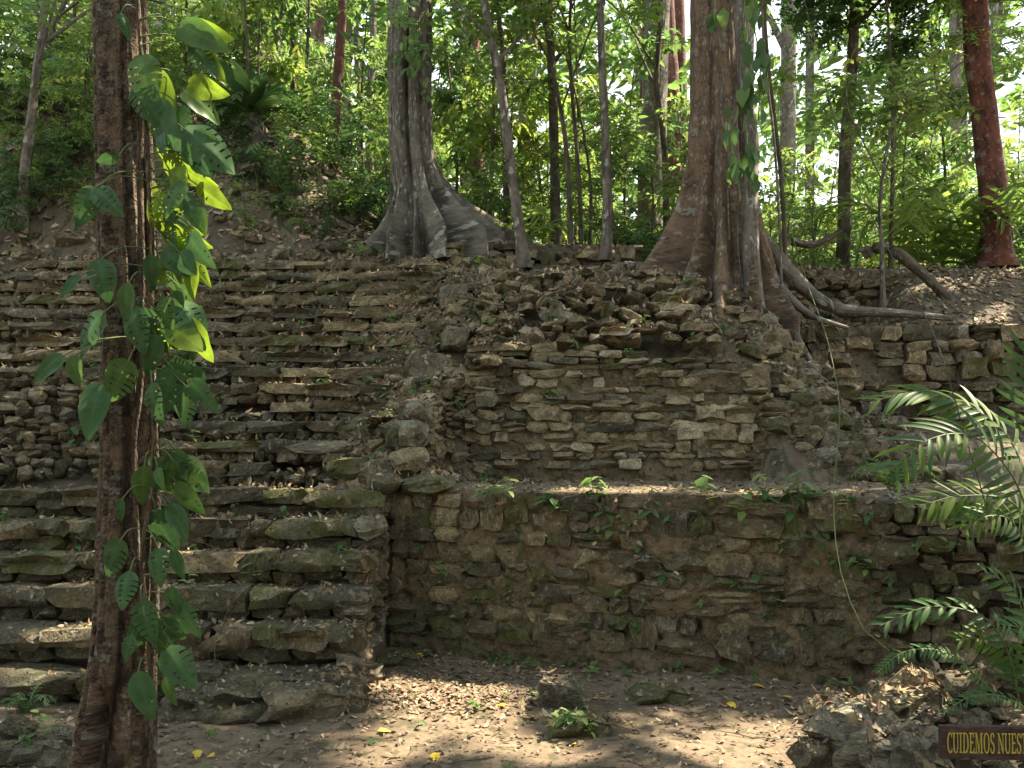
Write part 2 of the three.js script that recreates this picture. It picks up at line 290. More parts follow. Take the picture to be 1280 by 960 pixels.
// --- upper stairway: fourteen steps
{
  const r = RNG(8), T = group0('stone_stairway', 'long upper flight of fourteen narrow ruined steps climbing to the forest', 'stairway');
  const mats = [[S_BROWN, 3], [S_DARK, 2.6], [S_GREY, 0.9], [S_MOSS, 1.3], [S_TAN, 0.8]];
  for (let k = 0; k < 14; k++) {
    const step = new THREE.Group(); step.name = 'step'; T.add(step);
    const d = 8 + k * 0.25, y = 1.33 + k * 0.19, right = -1.45 + 0.17 * (d - 8) + 0.12 * r(), left = XA(-30, d);
    const fill = [];
    for (const [row, h0, w0, w1] of [[1, 0.1, 0.24, 0.75], [0, 0.115, 0.08, 0.24]]) {
      let x = right;
      while (x > left) {
        const w = r.in(w0, w1), px = 640 + x * F / d; x -= w;
        const py = 540 - (y + 0.1 - EYE) * F / d; if (px > 20 && px < 150 && py > 455 && k < 5) continue;   // torn patch
        if (row && r() < 0.04) continue;
        const m = px > 380 && r() < 0.25 ? S_TAN : pickMat(r, mats), hh = h0 * r.in(0.85, 1.15), wob = 0.03 * fbm(x * 0.9, k * 1.7, 3), zz = 0.07 * fbm(x * 0.9, k * 2.1, 2);
        const pos = V3(x + w / 2, y + (row ? 0.14 : 0.045) + r.g() * 0.01 + wob, -(d + (row ? 0.155 : 0.138) + r.g() * 0.014 + zz));
        if (row) stone(step, r.pick(r() < 0.85 ? G_SLAB : G_BLOCK), m, pos, r.g() * 0.07, r.g() * 0.07, r.g() * 0.035, w * 1.04, hh * 1.15, 0.36);
        else { const g = r.pick(G_ROCK).clone(); g.applyMatrix4(new THREE.Matrix4().compose(pos, new THREE.Quaternion().setFromEuler(new THREE.Euler(r.g() * 0.2, r.g() * 0.3, r.g() * 0.2)), V3(w * 1.05, hh * 1.15, 0.3))); fill.push(g); }
      }
    }
    if (fill.length) { const o = part('packing_stones', mergeGeometries(fill), k % 3 ? S_BROWN : S_DARK, step); o.userData.kind = 'stuff'; file(o); }
  }
}
// --- torn core of the upper stairs on the left
{
  const r = RNG(12), T = group0('rubble_patch', 'patch of exposed rubble core torn out of the upper steps behind the vine-wrapped trunk', 'rubble');
  const f = face([XA(-5, 8.0), 8.02], [XA(165, 8.1), 8.1], 1.3, 0.35, -0.1, 0.12);
  mortar(T, f.at, f.len, 0.95, 0.1, 0.05, M_EARTH, 0.4, 3);
  courses(T, r, { len: f.len, height: 0.95, h: [0.06, 0.12], w: [0.07, 0.17], depth: 0.16, out: 0.05, skip: 0.1, mats: [[S_GREY, 3], [S_TAN, 2], [S_BROWN, 2], [S_PALE, 1], [S_MOSS, 1]], at: f.at, geos: G_ROCK, jit: 0.16, max: 230 });
}
// --- lower retaining wall
{
  const r = RNG(21), T = group0('retaining_wall', 'long low mud-plastered retaining wall with a bare ledge on top', 'wall');
  const f = face([XS + 0.02, 7.47], [2.6, 6.3], -0.03, 0.055, 0.03, 0.05);
  mortar(T, f.at, f.len, 1.35, 0.009, 0.03, M_PLASTER, 0.6, 7, Array.from({ length: 46 }, () => [r.in(0.1, 3.7), r.in(0.12, 1.25), r.in(0.03, 0.075), r.in(0.07, 0.2)]));
  courses(T, r, { len: f.len, height: 1.3, h: [0.085, 0.17], w: [0.12, 0.38], depth: 0.22, out: 0.017, skip: 0.12, max: 182, at: f.at, jit: 0.035,
    matAt: (u, v, q) => pickMat(q, [[S_BROWN, 5], [S_DARK, 1.4], [S_TAN, 0.6], [S_MOSS, 0.8 + 1.2 * (v > 1.0 ? 1 : 0) + u * 0.35], [S_GREY, 0.15]]) });
  const f2 = face([2.6, 6.3], [4.1, 5.886], -0.03, 0.06, 0, 0.05);
  mortar(T, f2.at, f2.len, 1.34, 0.09, 0.04, M_EARTH, 0.6, 9);
  courses(T, r, { len: f2.len, height: 1.33, h: [0.08, 0.15], w: [0.1, 0.28], depth: 0.24, out: 0.03, skip: 0.03, max: 118, at: f2.at, jit: 0.06, mats: [[S_BROWN, 3], [S_MOSS, 2.4], [S_DARK, 1.2], [S_TAN, 1.5]] });
}
{
  const r = RNG(27), T = group0('retaining_wall', 'mossy rough-stone end of the lower wall behind the understorey palm', 'wall'), f = face([4.12, 5.88], [6.2, 5.3], -0.03, 0.06, 0, 0.05);
  mortar(T, f.at, f.len, 1.34, 0.07, 0.04, M_EARTH, 0.7, 10);
  courses(T, r, { len: f.len, height: 1.33, h: [0.1, 0.17], w: [0.14, 0.32], depth: 0.24, out: 0.03, skip: 0.03, max: 150, at: f.at, jit: 0.06, mats: [[S_BROWN, 3], [S_MOSS, 2.4], [S_DARK, 1.2], [S_TAN, 1]] });
}
// --- pier: the coursed block above the ledge
{
  const r = RNG(33), T = group0('masonry_pier', 'broad coursed pier of tan stone blocks standing on the ledge', 'masonry');
  const f = face([-0.42, 8.98], [2.62, 8.86], 1.28, 0.12, 0.07, 0.06);
  mortar(T, f.at, f.len, 1.22, 0.018, 0.03, M_PLASTER, 0.5, 13);
  const matAt = (u, v, q) => pickMat(q, [[S_TAN, 4.8], [S_PALE, 1.8 + (u > 1.6 ? 0.8 : 0)], [S_BROWN, 1.4], [S_GREY, 0.8], [S_MOSS, v > 1.1 ? 1.6 : 0.4], [S_DARK, 0.5]]);
  courses(T, r, { len: f.len, height: 1.42, h: [0.06, 0.125], w: [0.1, 0.36], depth: 0.22, out: 0.024, skip: 0.1, at: f.at, jit: 0.06, matAt, bottom: () => 0.08, max: 255, top: u => 1.3 + 0.12 * Math.sin(u * 1.1 + 0.4) + 0.3 * fbm(u * 2.2, 1.1, 8) - 0.25 * sst(2.5, 3.1, u) });
  // left return of the pier inside the slot
  const g = { at: (u, v) => ({ p: V3(-0.42 + v * 0.1, 1.28 + v, -(8.98 + u)), n: V3(-1, 0.1, 0).normalize(), ry: -Math.PI / 2, lean: 0.1 }) };
  courses(T, r, { len: 0.5, height: 1.3, h: [0.08, 0.15], w: [0.12, 0.25], depth: 0.2, out: 0.02, mats: [[S_TAN, 4], [S_BROWN, 2], [S_PALE, 1], [S_GREY, 1]], at: g.at, max: 40 });
}
// --- ruined tier on top of the pier
{
  const r = RNG(41), T = group0('rubble_slope', 'tumbled upper tier of pale slabs sloping up behind the pier to the buttressed giant tree', 'rubble');
  const f = face([-0.35, 9.18], [2.15, 9.1], 2.66, 1.18, 0.0, 0.22);
  courses(T, r, { len: f.len, height: 1.05, h: [0.06, 0.12], w: [0.1, 0.28], depth: 0.24, out: 0.07, skip: 0.16, mats: [[S_TAN, 3.4], [S_PALE, 2.4], [S_BROWN, 1.2], [S_GREY, 1.8], [S_MOSS, 0.8]], at: (u, v) => { const q = f.at(u, v); return { ...q, lean: 0.3, n: V3(0, 0.6, 0.8) }; }, jit: 0.24, geos: [...G_ROCK, ...G_BLOCK.slice(0, 10)], max: 270 });
  for (const [px, py, d, w, h, m] of [[845, 385, 9.6, 0.3, 0.07, S_PALE], [838, 394, 9.55, 0.26, 0.06, S_PALE], [698, 398, 9.7, 0.28, 0.17, S_GREY], [780, 348, 10.5, 0.24, 0.12, S_PALE], [745, 350, 10.5, 0.28, 0.13, S_TAN], [812, 350, 10.5, 0.26, 0.1, S_PALE], [770, 415, 9.3, 0.3, 0.08, S_PALE], [870, 410, 9.4, 0.3, 0.09, S_TAN]]) stone(T, r.pick(G_SLAB), m, P(px, py, d), r.g() * 0.2, r.g() * 0.4, r.g() * 0.15, w, h, 0.3);
}
// --- broken back wall stub at the top (left of the giant)
{
  const r = RNG(47), T = group0('wall_stub', 'short broken wall stub with a dark gap at the top of the mound', 'wall');
  const f = face([XA(560, 11.5), 11.45], [XA(805, 11.5), 11.6], 3.55, 0.05, 0, 0.15);
  mortar(T, f.at, f.len, 0.75, 0.12, 0.04, M_EARTH, 0.5, 17);
  courses(T, r, { len: f.len, height: 0.85, h: [0.08, 0.16], w: [0.14, 0.38], depth: 0.28, out: 0.04, skip: 0.06, mats: [[S_TAN, 3], [S_PALE, 1], [S_BROWN, 2], [S_GREY, 1], [S_MOSS, 0.8]], at: f.at, jit: 0.09, top: u => 0.72 + 0.35 * fbm(u * 1.8, 3.3, 1) });
}
// --- wreck of the balustrade between stairs and pier
function strew(parent, r, n, place, sizes, mats, geos = G_ROCK, gap = 0.6, sink = 0.2) {
  const put = []; let tries = 0;
  while (put.length < n && tries++ < n * 30) { const [x, d] = place(r), s = r.in(sizes[0], sizes[1]) * (r() < 0.12 ? 1.45 : 1); if (put.some(q => Math.hypot(q[0] - x, q[1] - d) < (q[2] + s) * 0.5 * gap)) continue; put.push([x, d, s]);
    const y = H(x, d), sl = Math.atan((H(x, d + 0.1) - H(x, d - 0.1)) / 0.2);
    stone(parent, r.pick(geos), pickMat(r, mats), V3(x, y + s * (0.32 - sink), -d), -Math.max(-0.5, Math.min(0.5, sl)) * 0.2 + r.g() * 0.35, r.in(-1, 1) * 0.7, r.g() * 0.35, s * r.in(0.9, 1.35), s * r.in(0.5, 0.85), s * r.in(0.8, 1.1)); }
}
{
  const r = RNG(52), T = group0('rubble_slope', 'jumbled wreck of the balustrade between the stairway and the coursed pier', 'rubble');
  strew(T, r, 290, q => { const d = q.in(7.75, 11.5), t = (d - 7.75) / 3.75; return [lerp(-1.62, -1.15, t) + q() * lerp(0.85, 1.3, t), d]; }, [0.12, 0.28], [[S_TAN, 3], [S_GREY, 2.4], [S_BROWN, 2], [S_MOSS, 1.4], [S_PALE, 1.2], [S_DARK, 0.5]], [...G_ROCK, ...G_BLOCK.slice(0, 12)], 0.62);
  for (const [px, py, d, w, h, m, g] of [[500, 545, 7.95, 0.3, 0.26, S_MOSS, 2], [532, 606, 7.5, 0.42, 0.14, S_MOSS, 4], [478, 605, 7.5, 0.28, 0.17, S_DARK, 1], [520, 512, 8.15, 0.3, 0.2, S_GREY, 7], [470, 590, 7.7, 0.3, 0.22, S_BROWN, 5], [440, 585, 7.8, 0.3, 0.2, S_MOSS, 3], [570, 420, 9.5, 0.3, 0.24, S_GREY, 6], [510, 575, 7.75, 0.3, 0.2, S_TAN, 8], [515, 545, 7.9, 0.25, 0.25, S_GREY, 9]]) stone(T, G_ROCK[g], m, P(px, py, d), 0.1, r.g(), 0.08, w, h, 0.3);
  // ragged face left of the dark slot: small stones, packed as one
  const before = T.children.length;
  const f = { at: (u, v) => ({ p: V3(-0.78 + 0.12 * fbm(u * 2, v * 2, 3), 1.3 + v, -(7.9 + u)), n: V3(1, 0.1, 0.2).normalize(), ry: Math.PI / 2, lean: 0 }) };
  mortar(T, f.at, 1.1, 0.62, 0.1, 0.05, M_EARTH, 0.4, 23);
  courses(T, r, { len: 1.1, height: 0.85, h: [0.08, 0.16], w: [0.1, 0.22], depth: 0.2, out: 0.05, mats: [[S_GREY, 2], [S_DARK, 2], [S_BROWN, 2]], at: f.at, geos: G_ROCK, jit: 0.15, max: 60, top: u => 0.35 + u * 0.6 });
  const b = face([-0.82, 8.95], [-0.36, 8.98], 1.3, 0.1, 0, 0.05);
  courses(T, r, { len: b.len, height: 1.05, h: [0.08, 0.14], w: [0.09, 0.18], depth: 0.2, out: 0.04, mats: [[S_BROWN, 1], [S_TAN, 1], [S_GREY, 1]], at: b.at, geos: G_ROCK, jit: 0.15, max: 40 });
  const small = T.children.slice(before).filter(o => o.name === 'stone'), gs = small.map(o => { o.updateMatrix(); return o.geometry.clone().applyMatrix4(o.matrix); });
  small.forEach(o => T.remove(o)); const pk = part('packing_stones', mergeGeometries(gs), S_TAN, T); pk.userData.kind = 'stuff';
}
// --- debris fan right of the pier
{
  const r = RNG(61), T = group0('rubble_slope', 'fan of loose debris and boulders spilling down beside the right edge of the pier', 'rubble');
  strew(T, r, 95, q => [q.in(2.6, 3.5), q.in(8.85, 9.9)], [0.12, 0.26], [[S_BROWN, 3], [S_GREY, 2], [S_TAN, 2], [S_MOSS, 1]], G_ROCK, 0.5, 0.1);
  strew(T, r, 130, q => [q.in(2.45, 4.4), q.in(8.75, 10.35)], [0.09, 0.26], [[S_BROWN, 3], [S_GREY, 2], [S_TAN, 1.6], [S_MOSS, 1.1], [S_DARK, 1]], G_ROCK, 0.6);
  for (let k = 0; k < 34; k++) { const px = r.in(975, 1095), py = r.in(548, 596), d = 8.75 + (600 - py) * 0.004; stone(T, r.pick(G_ROCK), pickMat(r, [[S_BROWN, 3], [S_DARK, 2], [S_MOSS, 1], [S_GREY, 1]]), P(px, py, d), r.g() * 0.2, r.g(), r.g() * 0.2, r.in(0.2, 0.34), r.in(0.16, 0.26), 0.3); }
  stone(T, G_ROCK[2], S_MOSS, P(1055, 490, 9.6), 0.1, 0.2, 0, 0.34, 0.2, 0.3);
  const g = { at: (u, v) => ({ p: V3(2.66, 1.3 + v, -(8.86 + u)), n: V3(1, 0, 0.3).normalize(), ry: Math.PI / 2, lean: 0 }) };
  courses(T, r, { len: 0.4, height: 1.0, h: [0.09, 0.17], w: [0.12, 0.24], depth: 0.22, out: 0.04, mats: [[S_TAN, 4], [S_BROWN, 2], [S_PALE, 1], [S_GREY, 1]], at: g.at, geos: G_ROCK, jit: 0.1, max: 40 });
}
// --- right back wall and the tier above it
{
  const r = RNG(71), T = group0('retaining_wall', 'weathered rubble-stone wall beyond the palm fronds with a leaf-strewn terrace on top', 'wall');
  const f = face([XA(985, 10.4), 10.42], [XA(1420, 10.1), 10.0], 1.75, 0.07, 0, 0.09);
  mortar(T, f.at, f.len, 1.32, 0.09, 0.04, M_EARTH, 0.7, 27);
  courses(T, r, { len: f.len, height: 1.36, h: [0.1, 0.22], w: [0.14, 0.38], depth: 0.26, out: 0.035, skip: 0.04, mats: [[S_BROWN, 3.4], [S_TAN, 2.2], [S_GREY, 1], [S_MOSS, 1], [S_DARK, 0.8]], at: f.at, geos: [...G_BLOCK, ...G_ROCK.slice(0, 10)], jit: 0.07 });
}
{
  const r = RNG(77), T = group0('retaining_wall', 'topmost rough wall of dark round stones between the giant tree and the red-barked tree', 'wall');
  const f = face([XA(990, 12), 12.05], [XA(1195, 12), 11.9], 3.12, 0.12, 0, 0.16);
  mortar(T, f.at, f.len, 0.85, 0.1, 0.05, M_EARTH, 0.6, 31);
  courses(T, r, { len: f.len, height: 0.95, h: [0.1, 0.18], w: [0.12, 0.28], depth: 0.24, out: 0.05, skip: 0.04, mats: [[S_BROWN, 3], [S_DARK, 1.6], [S_TAN, 1.6], [S_GREY, 1], [S_MOSS, 0.8]], at: f.at, geos: G_ROCK, jit: 0.12, top: u => 0.98 - 0.12 * u + 0.2 * fbm(u * 1.5, 2, 2) });
}
// --- boulders of the hillside
{
  const r = RNG(83), T = group0('rubble_slope', 'scattered rocks half sunk in the leafy hillside above the stairway', 'rubble');
  strew(T, r, 200, q => { const d = q.in(11.35, 14.5); return [q.in(XA(-40, d), -1.7), d]; }, [0.09, 0.22], [[S_BROWN, 3], [S_GREY, 2], [S_TAN, 2], [S_MOSS, 1.4], [S_DARK, 1]], G_ROCK, 0.7);
}

// ------------------------------------------------------------------ sun patches: where the canopy has gaps, seen from what they light
const gaps = [];
const gap = (px, py, d, r) => gaps.push([P(px, py, d), r]);
const onGround = (px, py, r) => gap(px, py, EYE * F / (py - 540), r);
onGround(545, 872, 0.28); onGround(515, 850, 0.2); onGround(590, 895, 0.24); onGround(560, 840, 0.14); onGround(610, 835, 0.12); onGround(680, 838, 0.1); onGround(850, 945, 0.16); onGround(960, 952, 0.16); onGround(480, 905, 0.14); onGround(700, 930, 0.12); onGround(760, 850, 0.08); onGround(470, 940, 0.14); onGround(905, 900, 0.1); onGround(640, 930, 0.12); onGround(1020, 940, 0.12);
for (const [px, r] of [[690, 0.16], [720, 0.22], [760, 0.22], [800, 0.16], [620, 0.08], [830, 0.1]]) gap(px, 608, 7.05, r);
gap(370, 606, 7.45, 0.14); gap(345, 604, 7.5, 0.1); gap(395, 603, 7.4, 0.08);
for (const [px, py] of [[1200, 380], [1235, 385], [1270, 375], [1255, 395], [1180, 365], [1220, 395]]) gap(px, py, 11.2, 0.34);
for (const [px, py, d] of [[420, 235, 13], [395, 255, 12.6], [440, 250, 12.6], [350, 205, 13.2], [430, 275, 12], [460, 240, 13]]) gap(px, py, d, 0.4);
for (const [px, py, d] of [[430, 330, 11.2], [465, 345, 11], [400, 400, 10.1], [470, 420, 9.8], [330, 455, 9.4], [380, 480, 9.1], [320, 500, 8.9], [450, 390, 10.3], [350, 540, 8.4], [470, 560, 8.0]]) gap(px, py, d, 0.09);
for (const [px, py, d] of [[800, 410, 9.4], [730, 425, 9.2], [770, 345, 10.5], [690, 350, 10.4], [880, 400, 9.8], [640, 450, 9.1], [840, 385, 9.7]]) gap(px, py, d, 0.1);
for (const [py, r] of [[20, 0.2], [80, 0.2], [140, 0.2], [200, 0.2], [260, 0.2], [320, 0.16], [380, 0.16], [440, 0.14], [520, 0.07], [650, 0.06], [760, 0.07], [860, 0.08]]) gap(215 - (py > 500 ? 25 : 0), py, 4.25, r);
gap(120, 255, 4.2, 0.1); gap(135, 340, 4.1, 0.1);
for (const [px, py, d, r] of [[1140, 850, 5.2, 0.16], [1110, 880, 5.1, 0.08], [1180, 555, 5.2, 0.22], [1130, 500, 5.4, 0.14], [1080, 905, 4.9, 0.1], [1240, 820, 5, 0.16], [1090, 520, 9.5, 0.1], [1000, 480, 9.8, 0.12], [940, 470, 9.2, 0.08]]) gap(px, py, d, r);
for (const py of [60, 130, 200, 260]) gap(1262, py, 13, 0.3);
const _v = V3();
function shut(p, more = 0) { for (const [q, r] of gaps) { _v.copy(p).sub(q); const t = _v.dot(SUN); if (t > 1.2 && _v.addScaledVector(SUN, -t).length() < r + 0.13 + more) return false; } return true; }

// ------------------------------------------------------------------ leaves and sprays
function leafShape(L, W, fold = 0.25, droop = 0.15) {
  const g = new THREE.BufferGeometry(); const pts = [[0, 0, 0], [0.3, -1, 0.3], [0.3, 1, 0.3], [0.36, 0, 0], [0.68, -0.8, 0.62], [0.68, 0.8, 0.62], [1, 0, 1]];
  const pos = []; for (const [t, s, k] of pts) pos.push(s * W / 2, -droop * L * t * t + Math.abs(s) * fold * W * 0.5, t * L);
  g.setAttribute('position', new THREE.Float32BufferAttribute(pos, 3)); g.setIndex([0, 3, 1, 0, 2, 3, 1, 3, 4, 3, 2, 5, 3, 6, 4, 3, 5, 6]); g.computeVertexNormals(); return g;
}
function spray(r, n, L, ll, lw, opt = {}) {
  const gs = []; const m = new THREE.Matrix4(), q = new THREE.Quaternion(), e = new THREE.Euler();
  for (let k = 0; k < n; k++) {
    const t = (k + 0.5) / n, side = k % 2 ? 1 : -1; const s = r.in(0.7, 1.2);
    const g = leafShape(ll * s, lw * s, 0.3, opt.droop ?? 0.2);
    e.set(r.in(-0.5, 0.5) + (opt.pitch ?? 0.25), side * r.in(0.5, 1.3), r.in(-0.6, 0.6), 'YXZ'); q.setFromEuler(e);
    m.compose(V3(r.g() * 0.03 * L, r.g() * 0.12 * L - (opt.arc ?? 0.25) * L * t * t, (t - 0.4) * L), q, V3(1, 1, 1)); g.applyMatrix4(m); gs.push(g);
  }
  const tw = new THREE.CylinderGeometry(0.004, 0.006, L, 3, 1, true); tw.rotateX(Math.PI / 2); tw.deleteAttribute('uv'); gs.push(tw);
  return mergeGeometries(gs);
}
const rs = RNG(900);
const SPRAYS = [spray(rs, 14, 0.55, 0.15, 0.06), spray(rs, 18, 0.5, 0.1, 0.045), spray(rs, 12, 0.6, 0.22, 0.065, { droop: 0.35, pitch: 0.45 }), spray(rs, 22, 0.6, 0.085, 0.04)];
const BIGSPRAY = spray(rs, 16, 0.8, 0.24, 0.1), FARSPRAY = spray(rs, 16, 1.1, 0.3, 0.13), CANSPRAY = spray(rs, 5, 0.36, 0.24, 0.105);
const CS = new THREE.Color();
function scatterSprays(name, geo, mat, list, parent, tint = 0.35, r = RNG(3)) { // list of [Vector3, size]
  const im = new THREE.InstancedMesh(geo, mat, list.length); im.name = name; im.castShadow = im.receiveShadow = true; im.userData.kind = 'stuff';
  const m = new THREE.Matrix4(), q = new THREE.Quaternion(), e = new THREE.Euler();
  list.forEach(([p, s], k) => { e.set(r.in(-0.7, 0.6), r() * 6.283, r.in(-0.5, 0.5), 'YXZ'); q.setFromEuler(e); m.compose(p, q, V3(s, s, s)); im.setMatrixAt(k, m); const b = 1 + tint * r.in(-1, 1), w = 1 + 0.2 * r.in(-1, 0.8); im.setColorAt(k, CS.setRGB(b * w, b, b * 0.9)); });
  im.instanceMatrix.needsUpdate = true; parent.add(im); return im;
}
function clumps(r, centre, rad, n, per, cr, world) { const out = []; for (let k = 0; k < n; k++) { let x, y, z; do { x = r.in(-1, 1); y = r.in(-1, 1); z = r.in(-1, 1); } while (x * x + y * y + z * z > 1); const c = V3(centre.x + x * rad.x, centre.y + y * rad.y, centre.z + z * rad.z), cc = cr * r.in(0.6, 1.3); for (let j = 0; j < per; j++) { const p = V3(c.x + r.g() * cc * 1.3, c.y + r.g() * cc * 0.8, c.z + r.g() * cc * 1.3); if (world && !shut(world.clone().add(p))) continue; out.push([p, r.in(0.7, 1.25)]); } } return out; }

const LEAF_V = [leafShape(1, 0.5), leafShape(1, 0.62, 0.2, 0.25), leafShape(1, 0.42, 0.35, 0.3)];
// ------------------------------------------------------------------ trunks
function tube(path, rad, nt = 12, vscale = 1, uscale = 1) { // path: Vector3[]; rad(i/(n-1), theta, point) -> metres
  const n = path.length, pos = [], uv = [], idx = []; let len = 0; const T = V3(), A = V3(), B = V3();
  for (let i = 0; i < n; i++) {
    T.copy(path[Math.min(n - 1, i + 1)]).sub(path[Math.max(0, i - 1)]).normalize(); A.set(1, 0, 0); if (Math.abs(T.x) > 0.9) A.set(0, 0, 1); A.addScaledVector(T, -A.dot(T)).normalize(); B.crossVectors(T, A);
    if (i) len += path[i].distanceTo(path[i - 1]);
    for (let j = 0; j <= nt; j++) { const th = j / nt * 6.28319, R = rad(i / (n - 1), th, path[i]), c = Math.cos(th) * R, s = Math.sin(th) * R; pos.push(path[i].x + A.x * c + B.x * s, path[i].y + A.y * c + B.y * s, path[i].z + A.z * c + B.z * s); uv.push(j / nt * uscale, len * vscale); }
  }
  for (let i = 0; i < n - 1; i++) for (let j = 0; j < nt; j++) { const a = i * (nt + 1) + j, b = a + nt + 1; idx.push(a, b, a + 1, a + 1, b, b + 1); }
  const g = new THREE.BufferGeometry(); g.setAttribute('position', new THREE.Float32BufferAttribute(pos, 3)); g.setAttribute('uv', new THREE.Float32BufferAttribute(uv, 2)); g.setIndex(idx); g.computeVertexNormals(); return g;
}
function bent(pts, n) { const c = new THREE.CatmullRomCurve3(pts); return c.getSpacedPoints(n); }
const local = (o, p) => p.clone().sub(o);
// a forest tree given by base and the points its trunk passes
function tree(name, label, base, pts, r0, r1, bark, { seed = 1, crown, limbs = 4, leaf = L_MID, geo = 0, group, tint } = {}) {
  const r = RNG(seed * 13 + 7), T = thing(name, label, 'tree', base, 0, group);
  const path = bent(pts.map(p => local(base, p)), Math.max(10, Math.round(pts[0].distanceTo(pts[pts.length - 1]) * 3))), top = path[path.length - 1];
  const trunk = part('trunk', tube(path, (t, th, p) => lerp(r0, r1, t) * (1 + 0.5 * Math.exp(-p.y * 5) + 0.07 * Math.sin(3 * th + seed) + 0.25 * fbm(Math.cos(th) * 0.9 + seed, p.y * 1.4, Math.sin(th) * 0.9, 3)), r0 > 0.12 ? 20 : 9, 0.7, Math.max(0.4, r0 * 5)), bark, T);
  if (crown) {
    const { h = top.y, rad = V3(2, 1.5, 2), n = 14, per = 24, cr = 0.8 } = crown; const c = V3(top.x, h, top.z);
    for (let k = 0; k < limbs; k++) { const a = k / limbs * 6.28 + r() * 1, s = path[Math.floor(path.length * r.in(0.6, 0.92))], e = V3(c.x + Math.cos(a) * rad.x * 0.75, c.y + r.in(-0.3, 0.5) * rad.y, c.z + Math.sin(a) * rad.z * 0.75), mid = s.clone().lerp(e, 0.5).add(V3(r.g() * 0.4, 0.4, r.g() * 0.4)); part('limb', tube(bent([s, mid, e], 9), t => lerp(r1 * 0.65, 0.012, t), 6, 0.7, 0.4), bark, T); }
    const W = base;
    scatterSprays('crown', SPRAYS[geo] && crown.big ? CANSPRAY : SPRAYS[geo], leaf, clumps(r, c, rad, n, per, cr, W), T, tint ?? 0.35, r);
  }
  return T;
}
const foot = (px, d) => V3(XA(px, d), H(XA(px, d), d) - 0.06, -d);
function trunkPts(base, list, d) { return [base, ...list.map(([px, py, dd]) => P(px, py, dd ?? d))]; }

// --- the vine-wrapped trunk by the camera
{
  const D = 4.3, base = V3(XA(140, D), -0.05, -D);
  const T = thing('tree', 'thick fluted brown trunk with a hollow at its foot, wrapped by a split-leaf climber', 'tree', base);
  const pts = [base, P(137, 930, D), P(148, 820, D), P(158, 640, D), P(160, 450, D), P(155, 300, D), P(151, 150, D), P(149, 0, D), P(152, -260, D), P(160, -700, D)].map(p => local(base, p));
  const path = bent(pts, 150);
  const g = tube(path, (t, th, p) => {
    let R = 0.125 + 0.062 * Math.exp(-p.y * 2.6) + 0.02 * Math.exp(-((p.y - 0.42) ** 2) * 18) - 0.006 * p.y * 0.4;
    const tw = th + 0.16 * p.y + 0.25 * fbm(0.4, p.y * 0.9, 3.1);
    R *= 1 + 0.05 * Math.sin(3 * tw + 0.6) + 0.07 * Math.pow(Math.abs(Math.sin(3.5 * tw + 1)), 0.5) - 0.04;
    const groove = (c, w, dep) => { let a = ((tw - c + Math.PI * 9) % (2 * Math.PI)) - Math.PI; R -= dep * Math.exp(-(a * a) / (w * w)); };
    groove(-1.0, 0.2, 0.06 * sst(3.0, 1.6, p.y) + 0.012); groove(-2.15, 0.1, 0.026); groove(-0.45, 0.1, 0.022); groove(-1.7, 0.07, 0.014); groove(-2.6, 0.08, 0.016);
    // hollow at the foot, open downward
    { const a = ((th + 1.5 + Math.PI * 9) % (2 * Math.PI)) - Math.PI, k = sst(0.55, 0.34, Math.abs(a - 0.5 * (p.y - 0.35))) * sst(0.74, 0.5, p.y) * sst(0.1, 0.3, p.y); R -= 0.165 * k * Math.min(1, R / 0.19); }
    return R + 0.012 * fbm(Math.cos(th) * 5, p.y * 4, Math.sin(th) * 5, 4) + 0.006 * n3(th * 9, p.y * 3, 2);
  }, 110, 2.6, 2);
  part('trunk', g, B_FORE, T);
  const r = RNG(14);
  scatterSprays('crown', CANSPRAY, L_CANOPY, clumps(r, V3(-0.3, 8.2, -0.6), V3(3, 1.4, 3), 22, 40, 1, base), T, 0.3, r);
  for (let k = 0; k < 5; k++) { const a = k * 1.26; part('limb', tube(bent([path[140 - k * 3], V3(-0.1 + Math.cos(a), 7.2, Math.sin(a)), V3(-0.3 + 2.4 * Math.cos(a), 8.4, 2.4 * Math.sin(a))], 10), t => lerp(0.06, 0.012, t), 7, 0.7, 0.4), B_FORE, T); }
  // woody climber strands gripping the bark
  for (const [pxs, rr] of [[[[128, 960], [122, 700], [130, 520], [126, 330], [122, 160], [120, 0], [122, -60]], 0.013], [[[190, 960], [192, 800], [196, 640], [192, 520], [185, 420], [190, 330], [186, 200], [180, 60], [176, -60]], 0.022], [[[172, 700], [168, 560], [176, 470], [178, 330], [175, 200], [180, 90], [172, -20]], 0.015]]) part('root', tube(bent(pxs.map(([x, y]) => local(base, P(x, y, D - 0.085 + (x > 183 ? 0.06 : 0) + (x < 132 ? 0.05 : 0)))), 70), (t, th, p) => rr * (1 + 0.5 * fbm(p.y * 3, th, 2, 3)), 7, 1.5, 0.4), B_FORE, T);
}

